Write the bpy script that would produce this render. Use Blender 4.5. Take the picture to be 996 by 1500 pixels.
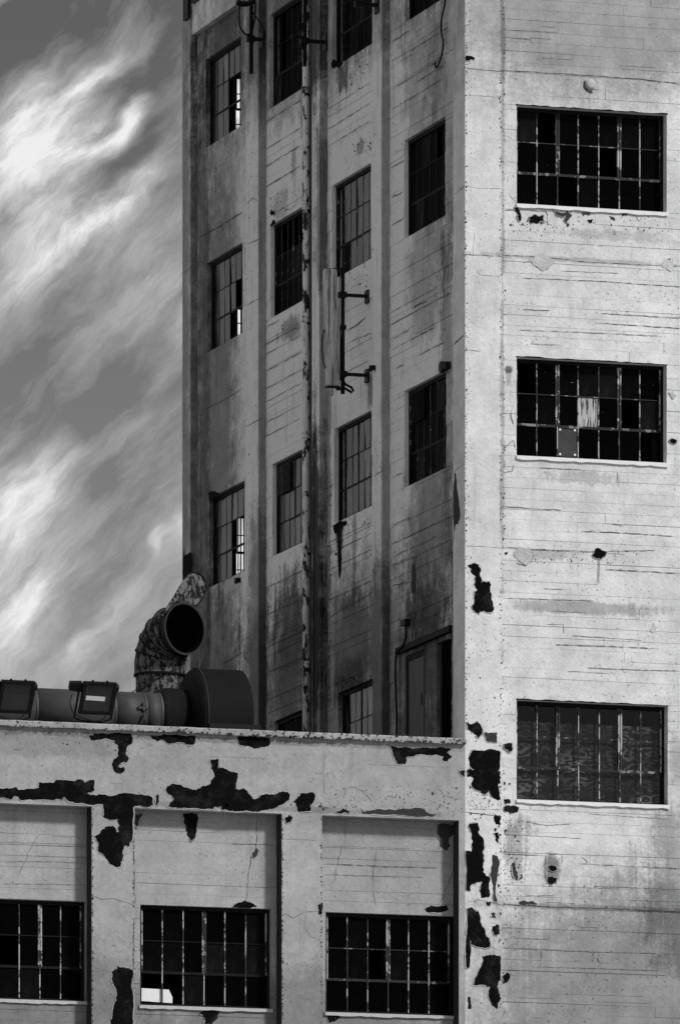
import bpy, bmesh, math, random
from mathutils import Vector, Matrix
random.seed(7)
for o in list(bpy.data.objects): bpy.data.objects.remove(o)
S = bpy.context.scene
C = S.collection

# ------------------------------------------------------------------ camera
TH = math.radians(17.48); FP = 13650.0; HZ = 2850.0; DIST = 151.7; EYE = 1.7
Fx, Fy = math.sin(TH), math.cos(TH)
Rx, Ry = math.cos(TH), -math.sin(TH)
lat = (681-498)/FP*DIST
CX, CY = -(Fx*DIST+Rx*lat), -(Fy*DIST+Ry*lat)
cam = bpy.data.cameras.new('camera'); camo = bpy.data.objects.new('camera', cam); C.objects.link(camo)
camo.location = (CX, CY, EYE); camo.rotation_euler = (math.pi/2, 0, -TH)
cam.sensor_fit = 'VERTICAL'; cam.sensor_height = 36; cam.sensor_width = 36
cam.lens = FP/1500*36; cam.shift_y = (HZ-750)/1500; cam.shift_x = 0
cam.clip_start = 1; cam.clip_end = 5000
S.camera = camo

# ------------------------------------------------------------------ light
SUN_AZ = math.radians(36)      # from the front normal (-Y) towards +X
SUN_EL = math.radians(37)
sd = Vector((math.sin(SUN_AZ)*math.cos(SUN_EL), -math.cos(SUN_AZ)*math.cos(SUN_EL), math.sin(SUN_EL)))
sun = bpy.data.lights.new('sun', 'SUN'); sun.energy = 2.1; sun.angle = math.radians(7); sun.color = (1, 1, 1)
suno = bpy.data.objects.new('sun', sun); C.objects.link(suno)
suno.rotation_euler = (-sd).to_track_quat('-Z', 'Y').to_euler()
S.view_settings.view_transform = 'Standard'; S.view_settings.look = 'None'
S.view_settings.gamma = 1; S.view_settings.exposure = 0.38

# ------------------------------------------------------------------ node helper
class N:
    def __init__(s, tree): s.t = tree; s.n = tree.nodes; s.l = tree.links
    def new(s, typ, **kw):
        n = s.n.new(typ)
        for k, v in kw.items(): setattr(n, k, v)
        return n
    def put(s, sock, v):
        if isinstance(v, bpy.types.NodeSocket): s.l.new(v, sock)
        else: sock.default_value = v
    def m(s, op, a, b=0.0, c=None, clamp=False):
        n = s.new('ShaderNodeMath', operation=op); n.use_clamp = clamp
        s.put(n.inputs[0], a); s.put(n.inputs[1], b)
        if c is not None: s.put(n.inputs[2], c)
        return n.outputs[0]
    def xyz(s, v):
        n = s.new('ShaderNodeSeparateXYZ'); s.l.new(v, n.inputs[0]); return n.outputs
    def vec(s, a, b, c):
        n = s.new('ShaderNodeCombineXYZ'); s.put(n.inputs[0], a); s.put(n.inputs[1], b); s.put(n.inputs[2], c); return n.outputs[0]
    def scale(s, v, sc):
        n = s.new('ShaderNodeVectorMath', operation='MULTIPLY'); s.l.new(v, n.inputs[0]); n.inputs[1].default_value = sc; return n.outputs[0]
    def add(s, v, w):
        n = s.new('ShaderNodeVectorMath', operation='ADD'); s.put(n.inputs[0], v); s.put(n.inputs[1], w); return n.outputs[0]
    def noise(s, v, sc, det=4, rough=.55, dist=0.0, lac=2.0):
        n = s.new('ShaderNodeTexNoise'); s.l.new(v, n.inputs['Vector'])
        n.inputs['Scale'].default_value = sc; n.inputs['Detail'].default_value = det
        n.inputs['Roughness'].default_value = rough; n.inputs['Distortion'].default_value = dist
        n.inputs['Lacunarity'].default_value = lac
        return n.outputs['Fac']
    def ramp(s, f, a, b, va=0.0, vb=1.0, smooth=True):
        n = s.new('ShaderNodeMapRange'); n.interpolation_type = 'SMOOTHSTEP' if smooth else 'LINEAR'
        s.put(n.inputs[0], f); n.inputs[1].default_value = a; n.inputs[2].default_value = b
        n.inputs[3].default_value = va; n.inputs[4].default_value = vb; return n.outputs[0]
    def mix(s, f, a, b):     # scalar mix
        n = s.new('ShaderNodeMix'); s.put(n.inputs[0], f); s.put(n.inputs[2], a); s.put(n.inputs[3], b); return n.outputs[0]

# ------------------------------------------------------------------ sky
W = bpy.data.worlds.new('World'); S.world = W; W.use_nodes = True
w = N(W.node_tree)
for n in list(w.n): w.n.remove(n)
tc = w.new('ShaderNodeTexCoord')
d = w.xyz(tc.outputs['Generated'])
hyp = w.m('SQRT', w.m('ADD', w.m('MULTIPLY', d[0], d[0]), w.m('MULTIPLY', d[1], d[1])))
hyp = w.m('MAXIMUM', hyp, 0.02)
az = w.m('ARCTAN2', d[0], d[1])
el = w.m('DIVIDE', d[2], hyp)
K = FP/1000
U = w.m('MULTIPLY_ADD', w.m('SUBTRACT', az, TH), K, .498)
V = w.m('MULTIPLY_ADD', el, -K, HZ/1000)          # one unit = 4.2 degrees of sky, V grows downward
P = w.vec(U, V, 0.0)
w1 = w.noise(P, 3.2, 3, .5)
w2 = w.noise(w.add(P, (5.3, 1.7, 0)), 3.2, 3, .5)
w3 = w.noise(w.add(P, (9.3, 4.7, 0)), 16, 4, .55)
w4 = w.noise(w.add(P, (2.3, 8.7, 0)), 16, 4, .55)
ux = w.m('ADD', w.m('MULTIPLY_ADD', w1, .12, -.06), w.m('MULTIPLY_ADD', w3, .034, -.017))
vx = w.m('ADD', w.m('MULTIPLY_ADD', w2, .12, -.06), w.m('MULTIPLY_ADD', w4, .034, -.017))
Uw = w.m('ADD', U, ux); Vw = w.m('ADD', V, vx)
def rot(u, v, deg):       # along a streak rising to the right, and across it
    c_, s_ = math.cos(math.radians(deg)), math.sin(math.radians(deg))
    a = w.m('SUBTRACT', w.m('MULTIPLY', u, c_), w.m('MULTIPLY', v, s_))
    b = w.m('ADD', w.m('MULTIPLY', u, s_), w.m('MULTIPLY', v, c_))
    return a, b
a1, b1 = rot(Uw, Vw, 47)
st = w.noise(w.vec(w.m('MULTIPLY', a1, 2.2), w.m('MULTIPLY', b1, 9.0), 0.0), 1.0, 7, .6)
st2 = w.noise(w.vec(w.m('MULTIPLY', a1, 9.0), w.m('MULTIPLY', b1, 40.0), 3.0), 1.0, 9, .70)
st3 = w.noise(w.vec(w.m('MULTIPLY', a1, 5.0), w.m('MULTIPLY', b1, 13.0), 7.0), 1.0, 6, .6)
turb = w.ramp(st3, .30, .66, .25, 1.25)
streak = w.ramp(st, .36, .72)
fine = w.m('MULTIPLY_ADD', st2, 1.0, -.5)
fill_cover = w.m('ADD', w.ramp(U, .02, -.35, 0, .35), w.ramp(U, .9, 1.6, 0, .12))  # extra bright cloud beyond the frame, added to lift the shaded side wall
dens = w.m('ADD', w.m('MULTIPLY', streak, .45), fill_cover)
bsum = w.m('MULTIPLY', streak, 0.0)
blobs = [(.085,.205,.10,.060,8,.78),(.050,.135,.075,.030,38,.50),(.135,.108,.058,.014,38,.80),(.183,.182,.036,.012,68,.85),
 (.150,.205,.05,.025,25,.55),(.020,.265,.07,.06,30,.60),(.145,.335,.085,.017,38,1.15),(.188,.300,.035,.015,60,.6),(.030,.345,.10,.045,20,.50),
 (.230,.235,.05,.010,60,.30),(.06,.425,.12,.035,45,.35),(.245,.42,.12,.05,45,.30),(.050,.695,.080,.048,62,.72),(.010,.77,.08,.060,60,.50),
 (.221,.812,.013,.007,75,.40),(.245,.79,.03,.02,30,.16),(.0,.92,.08,.07,50,.60),(.145,.93,.10,.018,52,.40),(.08,.86,.10,.02,52,.30),(.2,.97,.12,.06,30,.25),
 (.17,.13,.05,.03,40,-.35),(.21,.20,.05,.03,60,-.35),(.17,.245,.05,.03,60,-.3),(.10,.02,.16,.05,10,-.25),(.06,.59,.14,.06,15,-.30),(.14,.74,.05,.10,0,-.25),(.352,.14,.04,.05,90,1.3),(.352,.465,.04,.05,90,1.5),(.355,.80,.05,.06,90,1.5)]
for (bx, by, ra, rb, ang, k) in blobs:
    du = w.m('SUBTRACT', Uw, bx); dv = w.m('SUBTRACT', Vw, by)
    a, b = rot(du, dv, ang)
    a = w.m('DIVIDE', a, ra); b = w.m('DIVIDE', b, rb)
    r2 = w.m('ADD', w.m('MULTIPLY', a, a), w.m('MULTIPLY', b, b))
    g = w.m('EXPONENT', w.m('MULTIPLY', r2, -.75))
    bsum = w.m('MULTIPLY_ADD', g, k, bsum)
dens = w.m('MULTIPLY_ADD', bsum, turb, dens)
dens = w.m('MULTIPLY', dens, w.m('MULTIPLY_ADD', fine, 1.5, 1.0))
dens = w.m('ADD', dens, w.m('MULTIPLY', fine, .05))
dens = w.ramp(dens, .02, 1.35, 0, 1, False)
sky = w.new('ShaderNodeTexSky', sky_type='NISHITA'); sky.sun_disc = False
sky.sun_elevation = SUN_EL; sky.sun_rotation = math.pi - SUN_AZ
sky.air_density = 1; sky.dust_density = 1.5; sky.ozone_density = 1
bw = w.new('ShaderNodeRGBToBW'); w.l.new(sky.outputs[0], bw.inputs[0])
base = w.m('MULTIPLY', bw.outputs[0], .26)
# thin veil that thickens toward the horizon
veil = w.ramp(el, .215, .13, 0.0, .12)
tot = w.m('ADD', dens, veil, clamp=True)
lum = w.mix(tot, base, 6.6)
bg = w.new('ShaderNodeBackground'); bg.inputs['Strength'].default_value = .10
w.l.new(lum, bg.inputs['Color'])
wo = w.new('ShaderNodeOutputWorld'); w.l.new(bg.outputs[0], wo.inputs[0])

# ------------------------------------------------------------------ survey: photo measurements onto the real planes of the place
def ray(px, py):
    s_ = (px-498)/FP
    return Fx+Rx*s_, Fy+Ry*s_, (HZ-py)/FP
def front(px, py, Y=0.0):
    dx, dy, dz = ray(px, py); t = (Y-CY)/dy; return CX+t*dx, EYE+t*dz
def side(px, py, X=0.0):
    dx, dy, dz = ray(px, py); t = (X-CX)/dx; return CY+t*dy, EYE+t*dz

# ------------------------------------------------------------------ materials
MATS = {}
def mat(name):
    m = bpy.data.materials.new(name); m.use_nodes = True
    t = N(m.node_tree); b = t.n['Principled BSDF']; MATS[name] = m
    return m, t, b
def grey(t, b, sock):
    t.l.new(sock, b.inputs['Base Color'])

def plaster(name, base, seed=0.0, pits=1.0, streaks=.5, stain_shade=(), course=.5, low=.35, lowscale=.45, bump=.5):
    """painted concrete: cloudy wash, rain streaks, pits, board tone, local stains and painted shade given in metres"""
    m, t, b = mat(name)
    co = t.new('ShaderNodeTexCoord').outputs['Object']
    p = t.add(co, (seed, seed*1.7, seed*.3))
    n_low = t.noise(p, lowscale, 5, .6)
    n_mid = t.noise(p, 2.6, 6, .65)
    n_fine = t.noise(p, 17, 5, .7)
    n_str = t.noise(t.scale(p, (9, 6, .5)), 1, 6, .68)
    n_crs = t.noise(t.scale(p, (.5, .5, 5.8)), 1, 2, .5)
    f = t.m('MULTIPLY_ADD', t.m('SUBTRACT', n_low, .5), low*2, 1.0)
    f = t.m('MULTIPLY', f, t.m('MULTIPLY_ADD', t.m('SUBTRACT', n_mid, .5), .8, 1.0))
    f = t.m('MULTIPLY', f, t.m('MULTIPLY_ADD', t.m('SUBTRACT', n_fine, .5), .5, 1.0))
    f = t.m('MULTIPLY', f, t.m('MULTIPLY_ADD', t.ramp(n_str, .5, .8), -streaks, 1.0))
    f = t.m('MULTIPLY', f, t.m('MULTIPLY_ADD', t.m('SUBTRACT', n_crs, .5), course, 1.0))
    # pits and chips gather in worn zones
    zone = t.ramp(t.noise(t.add(p, (3, 9, 1)), .9, 4, .6), .42, .68)
    pit = t.ramp(t.noise(p, 21, 2, .5), .66, .71)
    chip = t.ramp(t.noise(t.add(p, (7, 7, 7)), 6.5, 7, .72), .665, .70)
    pz = t.m('MULTIPLY', t.m('MAXIMUM', pit, chip), t.m('MULTIPLY_ADD', zone, .85, .15))
    pz = t.m('MULTIPLY', pz, pits)
    f = t.m('MULTIPLY', f, t.m('MULTIPLY_ADD', pz, -.72, 1.0))
    xs = t.xyz(co)
    edge_n = t.m('ADD', t.m('MULTIPLY', n_str, .45), t.m('ADD', t.m('MULTIPLY', n_mid, .35), t.m('MULTIPLY', n_fine, .20)))
    # each stain and painted shade area: (axis 0=x 1=y, centre u, centre z, half width, half height, darkness, raggedness)
    for (ax, u, z, hu, hz, k, rg) in stain_shade:
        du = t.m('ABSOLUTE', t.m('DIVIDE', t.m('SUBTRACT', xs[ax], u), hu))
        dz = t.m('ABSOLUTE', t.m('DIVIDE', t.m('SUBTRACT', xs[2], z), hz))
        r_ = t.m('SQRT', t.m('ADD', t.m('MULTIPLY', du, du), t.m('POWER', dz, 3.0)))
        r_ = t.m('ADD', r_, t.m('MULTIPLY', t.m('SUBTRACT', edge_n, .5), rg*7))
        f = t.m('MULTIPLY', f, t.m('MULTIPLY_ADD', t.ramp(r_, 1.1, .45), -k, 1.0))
    col = t.m('MULTIPLY', f, base); col = t.m('MINIMUM', t.m('MAXIMUM', col, .015), .86)
    grey(t, b, col)
    b.inputs['Roughness'].default_value = .85; b.inputs['Specular IOR Level'].default_value = .25
    h = t.m('ADD', t.m('MULTIPLY', n_mid, .9), t.m('MULTIPLY', n_fine, .35))
    h = t.m('SUBTRACT', h, t.m('MULTIPLY', pz, .35))
    bp = t.new('ShaderNodeBump'); bp.inputs['Strength'].default_value = bump; bp.inputs['Distance'].default_value = .035
    t.l.new(h, bp.inputs['Height']); t.l.new(bp.outputs[0], b.inputs['Normal'])
    return m

def simple(name, base, rough=.7, var=.3, sc=8, metal=0.0, spec=.4, bump=.0, peel=None, peel_to=.03, stretch=(1, 1, 1)):
    m, t, b = mat(name)
    co = t.new('ShaderNodeTexCoord').outputs['Object']; p = t.scale(co, stretch)
    n = t.noise(p, sc, 6, .65)
    f = t.m('MULTIPLY', t.m('MULTIPLY_ADD', t.m('SUBTRACT', n, .5), var*2, 1.0), base)
    if peel is not None:
        q = t.ramp(t.noise(t.add(p, (4, 2, 8)), sc*1.3, 7, .7), peel, peel+.04)
        f = t.mix(q, f, peel_to)
    f = t.m('MAXIMUM', f, .003)
    grey(t, b, f)
    b.inputs['Roughness'].default_value = rough; b.inputs['Metallic'].default_value = metal
    b.inputs['Specular IOR Level'].default_value = spec
    if bump:
        bp = t.new('ShaderNodeBump'); bp.inputs['Strength'].default_value = bump; bp.inputs['Distance'].default_value = .02
        t.l.new(n, bp.inputs['Height']); t.l.new(bp.outputs[0], b.inputs['Normal'])
    return m

# ------------------------------------------------------------------ mesh helpers
class MB:
    def __init__(s): s.v = []; s.f = []; s.mi = []
    def quad(s, *ps, mi=0):
        i = len(s.v); s.v += [tuple(p) for p in ps]; s.f.append(tuple(range(i, i+len(ps)))); s.mi.append(mi)
    def box(s, x0, x1, y0, y1, z0, z1, mi=0):
        if x0 > x1: x0, x1 = x1, x0
        if y0 > y1: y0, y1 = y1, y0
        if z0 > z1: z0, z1 = z1, z0
        i = len(s.v)
        s.v += [(x0,y0,z0),(x1,y0,z0),(x1,y1,z0),(x0,y1,z0),(x0,y0,z1),(x1,y0,z1),(x1,y1,z1),(x0,y1,z1)]
        for f in ((0,3,2,1),(4,5,6,7),(0,1,5,4),(1,2,6,5),(2,3,7,6),(3,0,4,7)):
            s.f.append(tuple(i+k for k in f)); s.mi.append(mi)
    def rings(s, rings, cap=True, mi=0, close=True):
        i0 = len(s.v); n = len(rings[0])
        for r in rings: s.v += [tuple(p) for p in r]
        for a in range(len(rings)-1):
            for k in range(n if close else n-1):
                k2 = (k+1) % n
                s.f.append((i0+a*n+k, i0+a*n+k2, i0+(a+1)*n+k2, i0+(a+1)*n+k)); s.mi.append(mi)
        if cap:
            s.f.append(tuple(i0+k for k in reversed(range(n)))); s.mi.append(mi)
            s.f.append(tuple(i0+(len(rings)-1)*n+k for k in range(n))); s.mi.append(mi)
    def tube(s, path, r, n=10, cap=True, mi=0):
        path = [Vector(p) for p in path]; rs = r if isinstance(r, (list, tuple)) else [r]*len(path)
        rings = []; up = None
        for i, p in enumerate(path):
            d_ = (path[min(i+1, len(path)-1)]-path[max(i-1, 0)]).normalized()
            if up is None:
                up = Vector((0,0,1)) if abs(d_.z) < .9 else Vector((0,1,0))
            a = d_.cross(up).normalized(); b_ = a.cross(d_).normalized(); up = b_
            rings.append([p+a*math.cos(2*math.pi*k/n)*rs[i]+b_*math.sin(2*math.pi*k/n)*rs[i] for k in range(n)])
        s.rings(rings, cap, mi)
    def prism(s, poly, fn, w0, w1, mi=0):
        """poly in 2D, fn(u,v,w)->xyz, extruded w0 (front) .. w1 (back)"""
        n = len(poly); i = len(s.v)
        s.v += [tuple(fn(u, v, w0)) for u, v in poly]+[tuple(fn(u, v, w1)) for u, v in poly]
        s.f.append(tuple(i+k for k in range(n))); s.mi.append(mi)
        s.f.append(tuple(i+n+k for k in reversed(range(n)))); s.mi.append(mi)
        for k in range(n):
            k2 = (k+1) % n; s.f.append((i+k, i+n+k, i+n+k2, i+k2)); s.mi.append(mi)
    def build(s, name, mats, parent=None, smooth=False, loc=None, auto=None):
        me = bpy.data.meshes.new(name); me.from_pydata(s.v, [], s.f)
        if not isinstance(mats, (list, tuple)): mats = [mats]
        for m_ in mats: me.materials.append(m_)
        me.polygons.foreach_set('material_index', s.mi)
        bm = bmesh.new(); bm.from_mesh(me); bmesh.ops.recalc_face_normals(bm, faces=bm.faces); bm.to_mesh(me); bm.free()
        if smooth:
            me.polygons.foreach_set('use_smooth', [len(p.vertices) <= 4 for p in me.polygons])
        me.update()
        o = bpy.data.objects.new(name, me); C.objects.link(o)
        if parent is not None: o.parent = parent
        if loc is not None: o.location = loc
        return o

def FM(Y):   # mapping for faces parallel to the front: u = x, v = z, w = depth behind the plane
    return lambda u, v, w_: (u, Y+w_, v)
def SM(X):   # mapping for the left side: u = y
    return lambda u, v, w_: (X+w_, u, v)

def panel(mb, fn, u0, u1, v0, v1, depth, holes=()):
    us = sorted({u0, u1, *[h[0] for h in holes], *[h[1] for h in holes]}); us = [u for u in us if u0-1e-6 <= u <= u1+1e-6]
    vs = sorted({v0, v1, *[h[2] for h in holes], *[h[3] for h in holes]}); vs = [v for v in vs if v0-1e-6 <= v <= v1+1e-6]
    for i in range(len(us)-1):
        for j in range(len(vs)-1):
            uc, vc = (us[i]+us[i+1])/2, (vs[j]+vs[j+1])/2
            if any(h[0] < uc < h[1] and h[2] < vc < h[3] for h in holes): continue
            a, b_, c_, d_ = us[i], us[i+1], vs[j], vs[j+1]
            for w_ in (0, depth): mb.quad(fn(a,c_,w_), fn(b_,c_,w_), fn(b_,d_,w_), fn(a,d_,w_))
    for (a, b_, c_, d_) in list(holes)+[(u0, u1, v0, v1)]:
        a, b_, c_, d_ = max(a, u0), min(b_, u1), max(c_, v0), min(d_, v1)
        mb.quad(fn(a,c_,0), fn(a,d_,0), fn(a,d_,depth), fn(a,c_,depth)); mb.quad(fn(b_,c_,0), fn(b_,d_,0), fn(b_,d_,depth), fn(b_,c_,depth))
        mb.quad(fn(a,c_,0), fn(b_,c_,0), fn(b_,c_,depth), fn(a,c_,depth)); mb.quad(fn(a,d_,0), fn(b_,d_,0), fn(b_,d_,depth), fn(a,d_,depth))

def thing(name, label, cat, loc=(0,0,0), group=None, rot=(0,0,0)):
    o = bpy.data.objects.new(name, None); C.objects.link(o); o.location = loc; o.rotation_euler = rot
    o['label'] = label; o['category'] = cat
    if group: o['group'] = group
    return o
def tag(o, label, cat, group=None):
    o['label'] = label; o['category'] = cat
    if group: o['group'] = group
    return o

def jag(poly, amp, it=3):
    rnd = random.Random(int(sum(p[0]*13+p[1]*7 for p in poly)*10) & 0xffff)
    pts = [tuple(p) for p in poly]
    for k in range(it):
        out = []
        for i, p in enumerate(pts):
            q = pts[(i+1) % len(pts)]; L = math.hypot(q[0]-p[0], q[1]-p[1])
            out.append(p)
            if L > amp*1.2:
                g = rnd.uniform(-1, 1)*min(amp, L*.22)
                out.append(((p[0]+q[0])/2-(q[1]-p[1])/max(L, 1e-6)*g, (p[1]+q[1])/2+(q[0]-p[0])/max(L, 1e-6)*g))
        pts = out; amp *= .6
    return pts

# ------------------------------------------------------------------ key dimensions
PD = .125            # how far pilasters stand proud of the side bays
QD = .06             # how far the corner pier stands proud of the front panel
RD = .28             # depth of the recessed bays of the low building
def sy(px, X=0.0, py=600): return side(px, py, X)[0]
def fx(px, Y=0.0, py=900): return front(px, py, Y)[0]
Y_REAR = sy(267.5)
pil = [(sy(280), Y_REAR), (sy(379.5), sy(360.5)), (sy(469), sy(457)), (sy(560), sy(545.5)), (0.0, sy(663.5))]   # (near, far) in y
PIER_X = fx(735)
T_X1 = 9.0           # tower width
T_TOP = 39.0
Z_COP = front(681, 1081)[1]
print('rear', Y_REAR, 'pil', pil, 'pier', PIER_X, 'cop', Z_COP)

def side_open(L, R, TL, TR, BL, BR):
    yl, zt1 = side(L, TL, PD); yr, zt2 = side(R, TR, PD); _, zb1 = side(L, BL, PD); _, zb2 = side(R, BR, PD)
    return (yr, yl, (zb1+zb2)/2, (zt1+zt2)/2)
side_w = {
 'a1': side_open(302,353.5,86,54,218,183), 'a2': side_open(304,355.5,385.3,355.3,517,487), 'a3': side_open(306.5,358.5,731,703,861,836),
 'b1': side_open(394.5,447,19.6,-12,159,128), 'b2': side_open(396,448,330.5,299,467,437), 'b3': side_open(399,450,681,653.5,816,790), 'b4': side_open(401.5,452,1059,1033,1196,1170),
 'c1': side_open(486.5,545,-40,-74,99,65), 'c2': side_open(486,543,272,239,411,379), 'c3': side_open(489.6,544.3,628,600.5,767,741), 'c4': side_open(495,548,1016,992,1155,1131),
 'd1': side_open(593,652,-114,-149,31,-3), 'd2': side_open(591.7,651.3,206,171,349,316.6), 'd3': side_open(592,652.8,572,543,718,682)}
def front_open(L, R, TL, TR, BL, BR, Y):
    xl, a = front(L, TL, Y); xr, b_ = front(R, TR, Y); _, c_ = front(L, BL, Y); _, d_ = front(R, BR, Y)
    return (xl, xr, (c_+d_)/2, (a+b_)/2)
front_w = [front_open(756.7,976,153.3,167.7,297.7,313.3,QD), front_open(756.5,976,522.7,534.3,667,680,QD), front_open(756.5,977.5,1024,1034.3,1171,1180.7,QD)]
low_w = [front_open(-64,126.5,1314,1321,1461,1468.5,RD), front_open(206,397.6,1324.3,1332,1471.7,1479.8,RD), front_open(477.3,665,1335.7,1342.5,1482.6,1489.5,RD)]

# ------------------------------------------------------------------ material set
def sst(px, py, hw, hh, k, rg=.5):      # a stain, in places painted shade, on the side wall, measured in the photo, kept in metres
    y, z = side(px, py, PD); return (1, y, z, hw, hh, k, rg)
def fst(px, py, hw, hh, k, rg=.5):
    x, z = front(px, py, QD); return (0, x, z, hw, hh, k, rg)
stain_shade_side = [  # broad ones paint shade at base, top and end bays; small ones are stains
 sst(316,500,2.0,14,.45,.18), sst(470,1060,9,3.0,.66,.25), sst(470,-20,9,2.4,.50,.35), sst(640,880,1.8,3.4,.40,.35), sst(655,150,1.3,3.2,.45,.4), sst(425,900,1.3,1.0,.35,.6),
 sst(452,150,.45,3.0,.80,.4), sst(455,560,.20,6.5,.85,.4), sst(481,640,.16,4.5,.55,.6), sst(384,900,.35,2.6,.45,.4),
 sst(624,400,1.3,1.2,.42,.35), sst(625,800,1.5,2.0,.42,.35), sst(519,800,.14,1.0,.5,.6), sst(497,785,.28,.35,.8,.6),
 sst(545,572,.45,.35,.7,.4), sst(424,480,.8,.22,.55,.7), sst(513,1000,1.0,.45,.6,.8), sst(620,90,1.3,1.7,.48,.35),
 sst(500,115,.45,.3,.7,.7), sst(606,870,.10,.75,.5,.5), sst(425,965,1.3,1.7,.62,.6), sst(515,960,1.4,1.2,.55,.5), sst(620,1000,1.8,1.8,.6,.4), sst(318,1000,1.8,2.0,.55,.5),
 sst(330,60,1.8,1.8,.62,.5), sst(318,560,1.3,4.6,.50,.6), sst(298,600,.5,9,.55,.4), sst(655,560,.4,4,.5,.5), sst(520,20,1.2,.9,.55,.5), sst(425,10,1.4,1.2,.6,.5), sst(510,880,1.3,.16,.4,.7), sst(430,240,.16,.5,.5,.8), sst(410,300,.5,.3,.4,.9), sst(528,215,.3,.12,.5,.9)]
stain_shade_front = [  # broad ones paint edge shading at top and foot; the rest are stains
 fst(850,890,1.5,.13,.42,.4), fst(950,1530,3.9,3.2,.58,.22), fst(850,700,.9,.12,.25,.7), fst(900,345,1.2,.10,.25,.8),
 fst(760,1240,.30,.55,.45,.8), fst(870,-30,3.4,2.4,.45,.25), fst(745,541,.09,.07,.75,.6), fst(745,552,.05,.15,.35,.6), fst(870,1330,2.2,.06,.35,.4), fst(860,382,2.4,.05,.30,.6), fst(876,832,.03,.25,.5,.2), fst(808,1272,.18,.28,.65,.35), fst(990,1110,.25,.5,.3,.5), fst(990,1300,.7,1.6,.4,.5),
 fst(790,812,.6,.09,.3,.9), fst(735,300,.05,9,.4,.8)]
M_FRONT = plaster('painted_concrete', .70, 0, 1.0, .22, stain_shade_front, .16, .30, bump=.55)
rib_shade_grime = [(1, y_, 27.0, .07, 11, .6, .35) for y_ in (pil[1][0], pil[2][0], pil[3][0], pil[0][0])]  # painted shade on the rib near faces, with some real grime
M_SIDE = plaster('weathered_concrete', .92, 11, .9, .50, stain_shade_side, .22, .45, bump=1.0)
M_PIL = plaster('pilaster_concrete', .90, 23, .8, .55, rib_shade_grime+[sst(470,1060,9,3.0,.62,.25), sst(470,-30,9,2.4,.50,.35), sst(273,500,1.2,14,.40,.3), sst(672,500,.9,14,.35,.3), sst(459,330,.22,4.5,.75,.35), sst(473,850,.35,3.2,.93,.5), sst(478,300,.25,1.5,.6,.6), sst(276,835,.3,.42,.9,.3), sst(385,950,.7,3,.6,.4), sst(385,40,.9,1.2,.6,.4), sst(466,20,.9,1.7,.85,.3), sst(272,500,.9,9,.45,.3), sst(560,1000,.6,2.5,.55,.4), sst(672,900,.9,4.5,.6,.3), sst(672,200,.9,4.5,.45,.4)], .05, .35, bump=.9)  # broad entries also paint shade at base, top and far corner
M_LOW = plaster('low_wall_concrete', .36, 37, .9, .20, [fst(60,1530,2.6,2.0,.38,.2), fst(440,1540,3.4,1.6,.35,.2), fst(60,1090,1.8,.25,.22,.4), fst(330,1182,5,.06,.3,.6), fst(300,1084,5,.05,.35,.5)], .10, .34, bump=.55)  # foot darkening and the band of shade under the coping are painted in
M_COP = plaster('coping_concrete', .36, 41, 1.0, .5, (), .0, .4)
M_CAP = simple('pale_cement', .5, .85, .25, 14, bump=.4)
def tar():
    m, t, b = mat('bared_tar_coat')
    co = t.new('ShaderNodeTexCoord').outputs['Object']
    a = t.noise(co, 3.2, 7, .7); c_ = t.noise(t.add(co, (5, 5, 5)), 26, 4, .7)
    f = t.m('MULTIPLY_ADD', t.ramp(a, .48, .72), .022, .0045)
    f = t.m('MULTIPLY', f, t.m('MULTIPLY_ADD', c_, 1.4, .3))
    grey(t, b, f); b.inputs['Roughness'].default_value = .9; b.inputs['Specular IOR Level'].default_value = .05
    bp = t.new('ShaderNodeBump'); bp.inputs['Strength'].default_value = .8; bp.inputs['Distance'].default_value = .02
    t.l.new(c_, bp.inputs['Height']); t.l.new(bp.outputs[0], b.inputs['Normal'])
    return m
M_TAR = tar()
M_TAR2 = simple('bared_grey_render', .04, .85, .6, 12, spec=.2, bump=.5)
M_CRACK2 = simple('fine_crack_grit', .24, .95, .5, 10, spec=.1)
M_CRACK = simple('dark_crack_grit', .09, .95, .5, 10, spec=.1)  # own dark tone of the bolder cracks
M_STEEL = simple('black_steel', .006, .6, .5, 10, metal=0, spec=.2)
M_FRAME = simple('window_steel_dark', .009, .7, .5, 12, spec=.12)
M_PEEL = simple('peeling_white_steel', .40, .7, .6, 5, peel=.465, peel_to=.02, stretch=(1, 1, .7))
M_PEELH = simple('peeling_white_bar', .22, .7, .35, 4, peel=.40, peel_to=.008)
M_PIPE = simple('peeling_white_pipe', .72, .7, .5, 7, peel=.515, peel_to=.012, stretch=(1, 1, .45), bump=.3)
M_RUSTPIPE = simple('dark_conduit', .03, .6, .5, 10)
M_PANELANT = simple('chalky_radome', .55, .6, 1.1, 3, stretch=(7, 7, .30), bump=.2, peel=.52, peel_to=.16)
M_LIP = simple('broken_paint_edge', .42, .8, .4, 14, bump=.3)
M_JAMB = simple('shaded_jamb', .035, .9, .8, 4, spec=.1, stretch=(3, 3, .5))  # near-black colour stands in for shade on the recess jambs
M_SILL = simple('white_sill_paint', .82, .7, .1, 14, spec=.3, bump=.3)
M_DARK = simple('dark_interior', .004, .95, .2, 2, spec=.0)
M_ROOM = simple('unlit_room_wall', .02, .95, .3, 2, spec=.05)  # very dark colour stands in for the unlit rooms
M_DUCT = simple('galvanised_duct', .055, .6, .45, 3, metal=.1, spec=.3, bump=.15, stretch=(1, 1, 2.5))
M_DUCTD = simple('dark_duct_steel', .007, .75, .45, 3, spec=.12, bump=.15)
M_RUST = simple('flaking_vent_steel', .14, .75, 1.0, 9, spec=.15, peel=.47, peel_to=.012, bump=.5, stretch=(1, 1, .5))
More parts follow.
